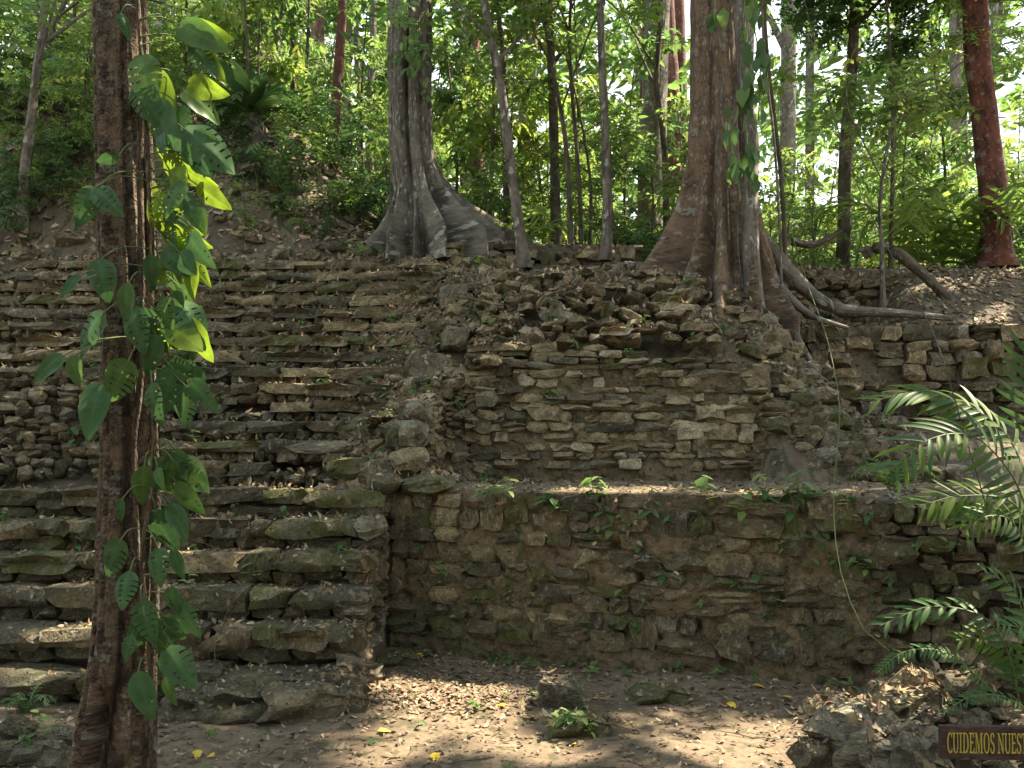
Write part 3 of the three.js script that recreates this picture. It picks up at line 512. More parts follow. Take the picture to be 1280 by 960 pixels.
// --- climbing split-leaf vine: leaf grid with slits between the side veins
function slitLeaf(seed, L, W, splits) {
  const r = RNG(seed), rows = 8, cols = 8, pos = [], uvs = [], idx = [];
  const ts = [0]; for (let k = 0; k < rows; k++) { const a = k / rows, b = (k + 1) / rows; ts.push(lerp(a, b, 0.72), b); }
  const width = t => W / 2 * Math.pow(Math.sin(Math.PI * Math.pow(Math.min(1, t * 0.97 + 0.03), 0.62)), 0.8) * (t > 0.97 ? (1 - t) / 0.03 : 1);
  const NT = ts.length, NC = cols * 2 + 1, bend = r.in(0.12, 0.4), cup = r.in(-0.15, 0.25), wav = r() * 6;
  for (let i = 0; i < NT; i++) for (let j = 0; j < NC; j++) { const s = (j - cols) / cols, a = Math.abs(s), t = ts[i], w = width(t), x = s * w, z = (t + 0.13 * a * a * (1 - t) - 0.1 * a * (1 - t) * (1 - t) * 1.4) * L, y = -bend * L * t * t + cup * w * a * a - 0.1 * w * a + 0.012 * Math.sin(t * 14 + wav + s * 2) * a; pos.push(x, y, z); uvs.push(s * 0.5 + 0.5, t); }
  for (let i = 0; i < NT - 1; i++) { const slot = i % 2 === 1; for (let j = 0; j < NC - 1; j++) { const c = Math.abs(j + 0.5 - cols) / cols, side = j < cols ? 0 : 1, h = Math.sin(seed * 7.3 + i * 3.1 + side * 11.7) * 0.5 + 0.5; if (slot && i > 2 && i < NT - 4 && h < splits && c > 0.28 + 0.15 * (1 - h) && c < (h < splits * 0.22 ? 1.1 : 0.55 + 0.35 * h)) continue; const a = i * NC + j; idx.push(a, a + 1, a + NC, a + 1, a + NC + 1, a + NC); } }
  const g = new THREE.BufferGeometry(); g.setAttribute('position', new THREE.Float32BufferAttribute(pos, 3)); g.setAttribute('uv', new THREE.Float32BufferAttribute(uvs, 2)); g.setIndex(idx); g.computeVertexNormals(); return g;
}
const veins = colorTex(256, (i, x, y) => { const s = Math.abs(x / 128 - 1), t = y / 256, q = ((t - 0.12 * s * s) * 8 + 8) % 1, v = Math.max(sst(0.045, 0.012, s), 0.6 * sst(0.1, 0.03, Math.abs(q - 0.36)) * (1 - s)), b = NA[(y * 2) * TS + x * 2], sp = NE[(y * 2) * TS + x * 2]; const k = 0.55 + 0.5 * b + 0.3 * v; let c = [k * (1 + 0.35 * v), k, k * (1 + 0.2 * v)]; if (sp > 0.7) c = mix3(c, [1.0, 0.6, 0.3], 0.7 * sst(0.7, 0.76, sp)); return c; });
const M_VINE = [leafMat(0.06, 0.135, 0.04, 0.3, 0.5), leafMat(0.085, 0.165, 0.035, 0.38, 0.45), leafMat(0.2, 0.3, 0.025, 0.55, 0.35)]; for (const m of M_VINE) { m.map = veins; m.color.multiplyScalar(1.25); }
{
  const SL = [slitLeaf(1, 1, 0.72, 0.8), slitLeaf(2, 1, 0.62, 0.6), slitLeaf(3, 1, 0.75, 0.95), slitLeaf(4, 1, 0.66, 0.35), slitLeaf(5, 1, 0.55, 0), slitLeaf(6, 1, 0.7, 0.7)];
  const base = V3(XA(190, 4.2), 0, -4.2), T = thing('climbing_vine', 'climbing plant with large split green leaves clinging to the fluted trunk', 'vine', base);
  const stem = bent([[188, 900], [186, 800], [178, 700], [190, 600], [192, 500], [184, 400], [190, 300], [184, 200], [178, 90], [172, 0], [168, -80]].map(([x, y]) => local(base, P(x, y, 4.13))), 90);
  part('stem', tube(stem, (t, th, p) => 0.011 + 0.005 * fbm(p.y * 5, th, 1), 8, 1, 0.3), B_FORE, T);
  // [px, py of the leaf's heart, px, py of its tip, forward shift, material, shape]
  const list = [
    [228, 38, 280, 45, 0, 2, 4], [225, 32, 282, 58, 0.05, 1, 4], [250, 66, 282, 96, 0, 2, 4], [240, 60, 268, 84, 0.03, 0, 1], [236, 105, 280, 118, 0, 2, 4], [190, 90, 210, 140, -0.02, 2, 4], [178, 70, 182, 120, 0.06, 1, 1], [150, 18, 165, 48, 0.08, 0, 0],
    [170, 105, 190, 145, 0.06, 0, 0], [190, 130, 214, 180, 0.05, 0, 5], [232, 162, 290, 205, 0.05, 0, 2], [192, 165, 228, 172, 0, 2, 3], [205, 168, 214, 190, 0, 2, 4], [205, 198, 250, 232, 0.03, 2, 3], [236, 190, 268, 228, -0.03, 0, 2], [215, 185, 265, 215, -0.05, 0, 2],
    [228, 228, 200, 262, 0.08, 1, 0], [248, 232, 290, 266, 0, 2, 5], [200, 240, 186, 272, 0.02, 2, 1], [236, 250, 256, 285, 0, 1, 3], [196, 262, 210, 300, 0, 2, 3], [208, 288, 260, 316, 0, 2, 3], [200, 285, 190, 230, -0.04, 2, 4],
    [148, 195, 112, 205, 0.09, 0, 4], [118, 235, 96, 288, 0.08, 0, 0], [118, 235, 142, 258, 0.1, 0, 0], [124, 325, 134, 375, 0.1, 0, 0], [206, 312, 240, 345, 0.05, 0, 2], [222, 310, 258, 348, -0.02, 2, 3], [190, 320, 186, 372, 0.08, 0, 4], [215, 325, 222, 372, 0, 1, 0], [240, 330, 238, 372, 0, 2, 4],
    [128, 392, 88, 440, 0.1, 0, 0], [160, 355, 150, 405, 0.11, 1, 3], [165, 385, 172, 450, 0.12, 0, 2], [178, 388, 200, 442, 0.1, 0, 2], [225, 378, 258, 425, 0, 0, 0], [205, 372, 200, 420, 0.02, 1, 1], [235, 400, 262, 468, 0, 2, 5], [212, 425, 224, 440, 0.02, 2, 4], [195, 420, 182, 465, 0.08, 0, 3],
    [78, 445, 38, 470, 0.06, 0, 3], [92, 445, 92, 482, 0.08, 1, 3], [98, 345, 76, 368, 0.04, 0, 4], [160, 452, 128, 512, 0.11, 1, 2], [125, 480, 108, 540, 0.06, 0, 4], [218, 462, 200, 515, 0.05, 0, 0], [205, 455, 236, 462, 0, 0, 2], [232, 482, 222, 536, 0.04, 0, 2], [190, 480, 188, 520, 0.09, 0, 1], [215, 450, 252, 470, -0.03, 0, 2],
    [205, 570, 225, 576, 0.02, 0, 4], [215, 580, 240, 590, 0, 1, 3], [222, 605, 246, 640, 0, 1, 3], [208, 632, 224, 672, 0.04, 0, 2], [195, 640, 215, 690, 0.02, 0, 0], [180, 585, 178, 628, 0.08, 1, 4], [152, 625, 146, 660, 0.1, 0, 4], [150, 676, 128, 728, 0.12, 0, 2], [162, 716, 148, 758, 0.12, 0, 2], [198, 686, 196, 740, 0.08, 0, 2], [212, 735, 222, 775, 0.04, 0, 0], [226, 755, 245, 798, 0.02, 0, 2], [176, 752, 186, 800, 0.1, 0, 1], [164, 795, 152, 828, 0.12, 0, 0], [208, 812, 243, 858, 0.04, 0, 2], [180, 770, 172, 820, 0.12, 0, 3], [196, 790, 206, 825, 0.05, 1, 1], [172, 842, 186, 900, 0.12, 0, 3], [208, 845, 212, 886, 0.02, 1, 3], [190, 775, 196, 815, 0.08, 0, 0]];
  const rx = RNG(89); for (let k = 0; k < 46; k++) { const y = k < 30 ? rx.in(70, 480) : rx.in(560, 850), x = k < 30 ? rx.in(188, 244) : rx.in(182, 226), a = rx.in(-0.5, 1.5), L = rx.in(22, 46); list.push([x, y, x + L * Math.sin(a * 0.9), y + L * Math.cos(a * 0.8), rx.in(-0.08, 0.06), rx.pick(k < 30 ? [2, 1, 0, 0] : [0, 1, 0]), Math.floor(rx() * 6)]); }
  const r = RNG(88), X = V3(), Y = V3(), Z = V3(), M = new THREE.Matrix4();
  for (const [x0, y0, x1, y1, fw, mi, sh] of list) {
    const d0 = 4.2 - fw - 0.04, a = local(base, P(x0, y0, d0)), b = local(base, P(x1, y1, d0 - r.in(-0.05, 0.09)));
    Z.copy(b).sub(a); const L = Z.length() * 1.12; Z.normalize(); X.set(-Z.y, Z.x, r.in(-0.7, 0.6)).normalize(); X.addScaledVector(Z, -X.dot(Z)).normalize(); Y.crossVectors(Z, X); if (Y.z < 0) { X.negate(); Y.negate(); }
    const o = part('leaf', SL[sh], M_VINE[mi], T); M.makeBasis(X, Y, Z); o.quaternion.setFromRotationMatrix(M); o.position.copy(a); { const k = r.in(0.72, 1.05); o.scale.set(L * r.in(0.75, 1.0) * k, L * r.in(0.7, 1.5), L * k); }
    // stalk from the stem to the leaf's heart
    let best = stem[0], bd = 9; for (const s of stem) { const q = s.distanceTo(V3(a.x * 0.6, a.y + 0.06, a.z)); if (q < bd) { bd = q; best = s; } }
    o.updateMatrix(); part('stalk', tube(bent([best, best.clone().lerp(a, 0.55).add(V3(0, 0.035, 0.015)), a], 6), () => 0.003, 5, 1, 0.2).applyMatrix4(o.matrix.clone().invert()), L_STEMG, o);
  }
}

// ------------------------------------------------------------------ buttressed trees
function buttressTree(name, label, base, pts, r0, bark, fins, { nt = 220, rough = 0.03, seed = 1, lobes = 0.12 } = {}) {
  const T = thing(name, label, 'tree', base), path = bent(pts.map(p => local(base, p)), 120);
  part('trunk', tube(path, (t, th, p) => {
    const wv = 2.5 * th + 0.3 * Math.sin(p.y * 0.9 + seed) + seed; let R = r0(p.y) * (1 + lobes * 0.3 - lobes * Math.pow(1 - Math.abs(Math.sin(wv)), 3) - 0.4 * lobes * Math.pow(1 - Math.abs(Math.sin(wv * 1.7 + 1)), 4));
    for (const [c, w, len, hgt, pw = 2] of fins) { let a = ((th - c + Math.PI * 9) % (2 * Math.PI)) - Math.PI; const k = Math.max(0, 1 - Math.max(0, p.y) / hgt); R += len * Math.pow(k, pw) * Math.exp(-(a * a) / (w * w)) + 0.16 * r0(p.y) * sst(1.8, 0, p.y / hgt) * Math.exp(-(a * a) / (w * w * 1.4)); }
    return R + rough * fbm(Math.cos(th) * 2 + seed, p.y * 1.6, Math.sin(th) * 2, 4) * 2;
  }, nt, 1.0, 6), bark, T);
  return { T, path };
}
function bigCrown(T, base, path, c, rad, n, per, cr, limbs, bark, seed, leaf = L_CANOPY, world = true) {
  const r = RNG(seed), top = path[path.length - 1];
  for (let k = 0; k < limbs; k++) { const a = k / limbs * 6.28 + r.in(0, 0.8), e = V3(c.x + Math.cos(a) * rad.x * 0.8, c.y + r.in(-0.4, 0.4) * rad.y, c.z + Math.sin(a) * rad.z * 0.8), s = path[Math.floor(path.length * r.in(0.75, 0.98))]; part('limb', tube(bent([s, s.clone().lerp(e, 0.5).add(V3(r.g(), 0.8, r.g())), e], 12), t => lerp(0.14, 0.02, t), 8, 0.5, 0.6), bark, T); }
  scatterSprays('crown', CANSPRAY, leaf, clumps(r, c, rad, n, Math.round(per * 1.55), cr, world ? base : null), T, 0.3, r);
}
{ // giant at the right of the mound
  const D = 10.9, base = P(905, 380, D); base.y = 3.1;
  const pts = [base.clone().setY(2.5), P(905, 380, D), P(905, 300, D), P(900, 200, D), P(896, 100, D), P(895, 0, D), P(896, -200, D), P(905, -480, D)];
  const fins = [[-2.75, 0.15, 1.1, 3.2, 2.6], [-2.3, 0.13, 0.62, 2.2, 2.2], [-1.85, 0.14, 0.5, 2.4, 2], [-1.35, 0.1, 0.3, 3.4, 1.4], [-0.95, 0.13, 0.5, 1.9, 2.2], [-0.45, 0.13, 0.24, 1.5, 2.6], [0.0, 0.14, 0.22, 1.5, 2.8], [0.7, 0.2, 0.8, 2, 2], [1.8, 0.25, 0.8, 2, 2], [2.9, 0.16, 0.8, 2.2, 2.2]];
  const { T, path } = buttressTree('buttress_tree', 'giant tree with a huge brown buttressed trunk standing on the mound', base, pts, y => 0.26 + 0.3 * Math.exp(-Math.max(0, y) * 0.5), B_GIANT, fins, { seed: 2, lobes: 0.17 });
  bigCrown(T, base, path, V3(0.8, 10.2, 0.2), V3(5.5, 2.2, 4.5), 46, 30, 1.1, 7, B_GIANT, 401);
  // surface roots running out over the terrace
  for (const [list, a, b] of [[[[930, 270, 10.95], [968, 318, 10.9], [1005, 360, 10.8], [1040, 384, 10.7], [1085, 390, 10.7], [1140, 393, 10.75], [1190, 398, 10.75]], 0.12, 0.035], [[[930, 330, 10.7], [962, 372, 10.45], [985, 400, 10.2], [1000, 430, 9.95], [1018, 460, 9.8]], 0.1, 0.03], [[[925, 300, 10.75], [958, 338, 10.55], [985, 370, 10.4], [1015, 395, 10.3], [1060, 410, 10.25]], 0.1, 0.02], [[[830, 330, 11], [810, 335, 11], [780, 330, 11.1]], 0.1, 0.04]])
    part('root', tube(bent(list.map(p => local(base, P(...p))), 30), (t, th, p) => lerp(a, b, t) * (1 + 0.4 * fbm(p.x * 2, p.z * 2, th, 3)), 10, 0.7, 0.5), B_GREY, T);
  // grey strangler root hanging down its front
  part('root', tube(bent([[945, 400], [940, 340], [938, 260], [940, 180], [930, 90], [925, 0], [920, -80]].map(([x, y]) => local(base, P(x, y, y > 200 ? 10.25 : 10.45))), 50), (t, th, p) => (0.07 + 0.08 * Math.exp(-Math.max(0, p.y) * 1.1)) * (1 + 0.35 * fbm(p.y * 1.2, th, 4, 3) + 0.12 * Math.sin(3 * th)), 16, 0.7, 0.7), B_GREY, T);
  for (const [list, rr] of [[[[905, 385], [908, 330], [902, 270], [898, 180], [905, 90]], 0.012], [[[912, 300], [910, 240], [918, 150], [925, 60], [930, -20]], 0.01], [[[928, 360], [922, 300], [925, 230], [918, 120]], 0.009]]) part('aerial_root', tube(bent(list.map(([x, y]) => local(base, P(x, y, 10.22))), 30), (t, th, p) => rr * (1 + 0.4 * n3(p.y * 4, th, 1)), 6, 1, 0.3), B_GREY, T);
  // climber on its bark
  const C = thing('climbing_vine', 'small-leaved green climber hanging down the giant buttressed trunk', 'vine', base.clone()), rr = RNG(64);
  for (const [list, n] of [[[[935, -20], [932, 60], [930, 130], [935, 190], [938, 240]], 30], [[[912, 130], [914, 180], [922, 220], [925, 250]], 12], [[[895, -10], [890, 40]], 5], [[[940, 20], [950, 80], [948, 150]], 14]]) {
    const st = bent(list.map(([x, y]) => local(base, P(x, y, 10.1))), 30); part('stem', tube(st, () => 0.008, 5, 1, 0.2), L_STEMG, C);
    for (let k = 0; k < n; k++) { const o = part('leaf', LEAF_V[k % 3], k % 4 ? L_DARK : L_MID, C), s = rr.in(0.16, 0.3); o.position.copy(st[Math.floor(rr() * 30)]).add(V3(rr.g() * 0.1, rr.g() * 0.1, 0.05 + 0.1 * rr())); o.rotation.set(rr.in(0.9, 1.9), rr.in(-0.8, 0.8), rr.in(-0.6, 0.6), 'YXZ'); o.scale.setScalar(s); }
  }
}
{ // grey buttress tree above the stairs
  const D = 12.1, base = foot(525, D); base.y = P(525, 305, D).y;
  const pts = [base.clone().setY(base.y - 0.35), base.clone(), P(521, 250, D), P(514, 190, D), P(511, 100, D), P(512, 0, D), P(514, -200, D), P(516, -420, D)];
  const fins = [[-2.9, 0.11, 0.5, 1.0, 2], [-2.5, 0.1, 0.42, 0.8, 1.8], [-2.05, 0.1, 0.4, 1.1, 1.8], [-1.6, 0.1, 0.42, 1.0, 1.8], [-1.15, 0.11, 0.6, 1.2, 2], [-0.7, 0.11, 0.8, 1.4, 2.2], [-0.3, 0.11, 1.0, 1.6, 2.4], [0.15, 0.12, 1.2, 1.5, 2.5], [0.7, 0.2, 0.7, 1.4, 2], [1.6, 0.25, 0.7, 1.4, 2], [2.6, 0.2, 0.5, 1.3, 2]];
  const { T, path } = buttressTree('buttress_tree', 'grey deeply fluted buttress tree rooted at the head of the stairway', base, pts, y => 0.26 + 0.05 * Math.exp(-Math.max(0, y) * 1.2), B_GREY, fins, { seed: 0.6, lobes: 0.62 });
  bigCrown(T, base, path, V3(0, 9, 0), V3(3.6, 1.8, 3.6), 26, 26, 1, 6, B_GREY, 402);
  const C = thing('climbing_vine', 'leafy epiphyte clump hanging high on the grey fluted trunk', 'vine', base.clone()), rr = RNG(65), st = bent([[505, -20], [510, 20], [515, 60], [520, 100]].map(([x, y]) => local(base, P(x, y, D - 0.36))), 20);
  part('stem', tube(st, () => 0.01, 5, 1, 0.2), L_STEMG, C);
  for (let k = 0; k < 34; k++) { const o = part('leaf', LEAF_V[k % 3], k % 3 ? L_MID : L_DARK, C); o.position.copy(st[Math.floor(rr() * 20)]).add(V3(rr.g() * 0.2, rr.g() * 0.1, 0.02 + 0.12 * rr())); o.rotation.set(rr.in(0.6, 1.9), rr.in(-0.9, 0.9), rr.in(-0.6, 0.6), 'YXZ'); o.scale.setScalar(rr.in(0.14, 0.26)); }
}
// ------------------------------------------------------------------ the forest behind: trunks that can be told apart
const HI = V3(2.6, 1.6, 2.6);
function forestTree(px, base, list, d, w0, w1, bark, label, o = {}) {
  const b = base === null ? foot(px, d) : P(px, base, d), pts = [b, ...list.map(([x, y]) => P(x, y, d))], k = d / F / 2;
  return tree(o.name || 'tree', label, b, pts, w0 * k, w1 * k, bark, o);
}
const cr = (n = 5, per = 10, rad = HI, c = 0.8) => ({ n, per, rad, cr: c });
forestTree(310, null, [[312, 150], [315, 60], [318, 0], [322, -160]], 17, 26, 18, B_GREY, 'broad grey trunk paired with a leaning one above the dark rosette plant', { seed: 1, crown: cr() });
forestTree(338, null, [[340, 120], [345, 40], [350, -20], [356, -160]], 17.3, 16, 10, B_GREY, 'leaning pale trunk touching the broad grey one above the dark rosette plant', { seed: 2, crown: cr() });
forestTree(367, null, [[367, 110], [367, 0], [368, -180]], 16.5, 9, 7, B_RED, 'thin straight reddish trunk on the hillside', { seed: 3, crown: cr() });
forestTree(412, null, [[418, 170], [424, 80], [429, 0], [436, -180]], 15.2, 14, 9, B_RED, 'slim red-barked trunk between hillside ferns and the grey buttress tree', { seed: 4, crown: cr() });
forestTree(448, null, [[450, 130], [446, 60], [452, -120]], 22, 9, 7, B_DARK, 'thin dark trunk with a twin, far behind the buttress tree', { seed: 5, crown: cr(), geo: 1 });
forestTree(463, null, [[462, 130], [466, 60], [464, -120]], 22.5, 11, 8, B_DARK, 'dark trunk twinned with a thinner one, far behind the buttress tree', { seed: 6, crown: cr(), geo: 1 });
forestTree(598, null, [[597, 190], [594, 100], [590, 0], [588, -150]], 18, 18, 13, B_RED, 'dark red trunk between the buttress tree and the leaning sapling', { seed: 7, crown: cr() });
forestTree(655, 336, [[648, 280], [637, 200], [626, 110], [608, 20], [596, -80]], 11.3, 14, 9, B_GREY, 'slender pale trunk leaning over the broken wall stub', { seed: 8, crown: cr(8, 14) });
forestTree(634, null, [[632, 200], [630, 90], [622, 0], [618, -120]], 13.2, 9, 6, B_DARK, 'thin dark stem right behind the leaning pale trunk', { seed: 9, crown: cr(8, 14) });
forestTree(658, null, [[658, 240], [660, 120], [664, 0], [666, -150]], 20, 26, 18, B_GREY, 'straight hazy grey trunk farther back than the leaning pale trunk', { seed: 10, crown: cr() });
forestTree(697, null, [[695, 270], [692, 150], [688, 40], [686, -100]], 13.3, 15, 9, B_DARK, 'straight brown trunk next to a thin forked sapling', { seed: 11, crown: cr(8, 16) });
forestTree(757, 326, [[759, 280], [757, 180], [753, 80], [750, 0], [748, -120]], 11.35, 12, 8, B_GREY, 'thin straight speckled trunk rising from the wall stub', { seed: 12, crown: cr(8, 14) });
forestTree(815, null, [[814, 240], [818, 120], [822, 0], [824, -200]], 17, 36, 28, B_GREY, 'pillar-like pale grey trunk to the rear of the giant buttressed tree', { seed: 13, crown: cr() });
forestTree(803, null, [[805, 220], [806, 110], [810, 0], [812, -160]], 17.6, 16, 12, B_RED, 'reddish trunk touching the pillar-like pale grey trunk', { seed: 14, crown: cr() });
forestTree(834, null, [[832, 220], [827, 150], [820, 105], [824, 40], [818, -60]], 14, 10, 6, B_DARK, 'crooked dark stem in front of the pillar-like grey trunk', { seed: 15, crown: cr(8, 14) });
forestTree(1054, null, [[1055, 260], [1056, 190], [1062, 120], [1066, 60], [1072, -60]], 15, 18, 11, B_DARK, 'dark trunk under a dense dark crown between the giant and the red tree', { seed: 16, crown: { h: 5.4, n: 22, per: 30, rad: V3(1.5, 1.3, 1.2), cr: 0.6 }, leaf: L_DARK, geo: 1 });
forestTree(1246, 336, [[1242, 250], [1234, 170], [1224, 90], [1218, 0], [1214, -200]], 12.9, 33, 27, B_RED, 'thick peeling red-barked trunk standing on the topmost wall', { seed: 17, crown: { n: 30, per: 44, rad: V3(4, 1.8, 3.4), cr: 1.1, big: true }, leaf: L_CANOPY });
forestTree(1262, null, [[1254, 260], [1240, 190], [1222, 140], [1212, 60], [1206, -40]], 13.4, 7, 4, B_DARK, 'thin brown stem crossing behind the red-barked trunk', { seed: 18 });
forestTree(20, null, [[30, 220], [42, 120], [52, 40], [64, -60]], 11.7, 14, 8, B_GREY, 'slim grey tree leaning over the left end of the stairway', { seed: 19, crown: cr(8, 16) });
forestTree(88, null, [[70, 120], [60, 60], [95, -30]], 14, 9, 6, B_DARK, 'bowed dark stem behind the slim leaning grey tree', { seed: 20, crown: cr(8, 16) });
forestTree(200, null, [[203, 80], [200, 0], [198, -120]], 18, 18, 14, B_GREY, 'grey trunk on the hillside beside the fluted vine-wrapped trunk', { seed: 21, crown: cr() });
forestTree(985, null, [[978, 240], [968, 150], [958, 60], [952, -60]], 11.4, 6, 5, B_DARK, 'pole-thin dark stem leaning beside the giant buttressed trunk', { seed: 22 });
forestTree(715, null, [[712, 250], [706, 170], [690, 80], [676, 0]], 12.2, 8, 4, B_DARK, 'thin forked sapling with a dark stem behind the wall stub', { seed: 23, crown: cr(6, 12, V3(1.2, 0.9, 1.2), 0.6), leaf: L_LIGHT });
forestTree(728, null, [[724, 230], [718, 150], [712, 60], [716, -40]], 12.6, 6, 4, B_DARK, 'straight wiry sapling stem beside the forked one', { seed: 24, crown: cr(6, 12, V3(1.2, 0.9, 1.2), 0.6), leaf: L_LIGHT });
forestTree(1104, 392, [[1103, 320], [1100, 260], [1108, 190], [1124, 120]], 11, 6, 3, B_GREY, 'wispy pale sapling on the leaf-strewn terrace', { seed: 25, crown: cr(7, 10, V3(0.8, 0.7, 0.8), 0.5), leaf: L_LIGHT });
{ const r = RNG(140); // more trunks of the deep forest
  for (let k = 0; k < 34; k++) { const d = r.in(20, 34), px = r.in(-60, 1340), w = r.in(8, 26), lean = r.g() * 25; forestTree(px, null, [[px + lean * 0.4, 160], [px + lean, 0], [px + lean * 1.3, -140]], d, w, w * 0.75, r.pick([B_GREY, B_GREY, B_DARK, B_RED]), 'tall trunk deep in the sunlit forest behind the ruin', { seed: 30 + k, crown: cr(5, 10, V3(3, 2.2, 3), 1), group: 'trunks of the deep forest', leaf: r.pick([L_MID, L_LIGHT, L_YEL]), geo: k % 4 }); } }
// saplings and bushes of the undergrowth
{
  const r = RNG(150), protos = [];
  for (let k = 0; k < 7; k++) {
    const h = [3.2, 4.6, 2.2, 5.2, 1.4, 3.8, 1.8][k], bush = h < 2.3, b = V3(0, 0, 0), T = thing(bush ? 'bush' : 'sapling', '', bush ? 'bush' : 'tree', b);
    const path = bent([b, V3(r.g() * 0.2, h * 0.4, r.g() * 0.2), V3(r.g() * 0.5, h, r.g() * 0.5)], 12);
    part(bush ? 'stem' : 'trunk', tube(path, t => lerp(0.03, 0.008, t), 6, 1, 0.3), B_DARK, T);
    const list = []; const nb = bush ? 6 : 9;
    for (let j = 0; j < nb; j++) { const s = path[Math.floor(lerp(bush ? 1 : 3, 12, j / nb))], a = r() * 6.28, L = r.in(0.5, 1.1) * (bush ? 0.7 : 1), e = s.clone().add(V3(Math.cos(a) * L, r.in(0.1, 0.6), Math.sin(a) * L)); part('branch', tube(bent([s, s.clone().lerp(e, 0.5).add(V3(0, 0.1, 0)), e], 5), t => lerp(0.011, 0.004, t), 4, 1, 0.2), B_DARK, T); for (let q = 0; q < (bush ? 8 : 7); q++) { const t = r.in(0.35, 1.1); list.push([s.clone().lerp(e, t).add(V3(r.g() * 0.25, r.g() * 0.18, r.g() * 0.25)), r.in(0.6, 1.1)]); } }
    scatterSprays('foliage', SPRAYS[[0, 2, 0, 3, 1, 2, 3][k]], [L_LIGHT, L_MID, L_MID, L_LIGHT, L_DARK, L_YEL, L_LIGHT][k], list, T, 0.35, r);
    protos.push(T);
  }
  const used = protos.map(() => false);
  function plant(k, pos, s, label, grp) { if (!shut(V3(pos.x, pos.y + 1.6 * s, pos.z), 0.45)) return; label = LOOK[k]; grp = KIN[k]; const ry = r() * 6.28; if (!used[k]) { used[k] = true; const o = protos[k]; o.position.copy(pos); o.rotation.y = ry; o.scale.setScalar(s); o.userData.label = label; o.userData.group = grp; return; } copyOf(protos[k], pos, ry, label, grp, s); }
  const LOOK = ['slender sapling with bright broad leaves behind the ruin', 'taller sapling with long drooping mid-green leaves behind the ruin', 'low broad-leaved mid-green bush on the earth above the ruin', 'tall airy sapling with tiny bright leaves behind the ruin', 'knee-high dark-leaved bush on the earth above the ruin', 'sapling with long drooping yellow-green leaves behind the ruin', 'low bush with tiny bright leaves on the earth above the ruin'];
  const KIN = ['broad-leaved saplings', 'drooping mid-green saplings', 'broad-leaved bushes', 'tiny-leaved saplings', 'dark-leaved bushes', 'drooping yellow-green saplings', 'tiny-leaved bushes'];
  for (let i = 0; i < 90; i++) { const d = 13 + 12 * Math.pow(r(), 1.3), px = r.in(-60, 1340), x = XA(px, d); if (px < 470 && d < 14.5 && r() < 0.6) continue; plant(r.pick([0, 1, 3, 5]), V3(x, H(x, d), -d), r.in(0.8, 1.25)); }
  for (let i = 0; i < 75; i++) { const d = r.in(12.3, 17), px = r.in(-40, 1320), x = XA(px, d); if (px > 780 && px < 1040 && d < 12.7) continue; plant(r.pick([2, 4, 6]), V3(x, H(x, d), -d), r.in(0.5, 1.0)); }
  for (let i = 0; i < 46; i++) { const d = r.in(11.5, 14.6), px = r.in(-10, 470), x = XA(px, d); plant(r.pick([2, 4, 4, 6]), V3(x, H(x, d) - 0.05, -d), r.in(0.22, 0.5)); }
  for (let i = 0; i < 22; i++) { const d = r.in(11.6, 13.6), px = r.in(-15, 130), x = XA(px, d); plant(r.pick([2, 4, 6]), V3(x, H(x, d) - 0.04, -d), r.in(0.2, 0.42)); }
  for (const [px, d, s, k] of [[15, 11.6, 0.6, 4], [70, 11.9, 0.5, 4], [95, 12.4, 0.6, 2], [240, 12.3, 0.5, 4], [340, 12.1, 0.4, 6], [575, 12.2, 0.4, 6], [20, 12.8, 0.9, 2], [130, 12.9, 0.8, 2]]) plant(k, V3(XA(px, d), H(XA(px, d), d), -d), s);
}
{ // the far wood that reads as one mass
  const r = RNG(160), list = [];
  while (list.length < 5600) { const d = 26 + 26 * r(), x = r.in(-1, 1) * d * 0.75, y = 2 + 16 * r(); if (fbm(x * 0.16, y * 0.2, d * 0.12, 3) < -0.02 + 0.02 * (y - 9) * 0.5) continue; list.push([V3(x, y, -d), r.in(0.9, 1.9)]); }
  const o = scatterSprays('distant_forest', FARSPRAY, L_MID, list, scene, 0.4, r); tag(o, 'hazy mass of far sunlit forest leaves', 'foliage', null, 'stuff');
}
// unseen trees added round the plaza: crowns shade the ruin and cut front light
for (const [x, z, h, cx, cz, rx, rz, n, seed] of [[7.2, -5.6, 10.5, 0.3, -1, 4.2, 4.2, 42, 1], [10.5, -9.5, 11.5, -0.5, 0, 4.6, 4.2, 34, 2], [8.2, -1.2, 10, -0.8, 0, 4.4, 3.8, 40, 3], [-7.5, -6, 10.5, 0.6, 0.3, 4.2, 4.2, 26, 4], [2.8, 3.8, 9.5, 0, 0, 4.4, 4, 28, 5], [-4.2, 4.4, 9.5, 0, 0, 4.4, 4, 28, 6], [12.5, -15, 12, 0, 0, 4.5, 4, 26, 7], [-9, -13.5, 13, 0, 0, 4, 4, 20, 8], ...Array.from({ length: 15 }, (_, k) => { const a = -0.35 + k / 14 * 3.85, R = 6.2 + 1.6 * (k % 3); return [R * Math.cos(a), 1 + R * Math.sin(a), 4.2 + (k % 2), 0, 0, 2.3, 2.3, 22, 20 + k]; })]) {
  const y = H(x, -z), b = V3(x, y - 0.1, z), T = thing('added_shade_tree', 'unseen dark-barked tree with a spreading crown, added outside the plaza to block light', 'tree', b, 0, 'added unseen shade trees round the plaza');
  const path = bent([V3(0, 0, 0), V3(0.2, h * 0.4, 0.1), V3(0, h * 0.85, 0)], 24); part('trunk', tube(path, (t, th) => lerp(0.28, 0.16, t) * (1 + 0.1 * Math.sin(3 * th + seed)), 14, 0.6, 1.2), B_DARK, T);
  bigCrown(T, b, path, V3(cx, h, cz), V3(rx, h < 7 ? 2.9 : 1.7, rz), n, 26, 1.05, 6, B_DARK, 500 + seed);
}

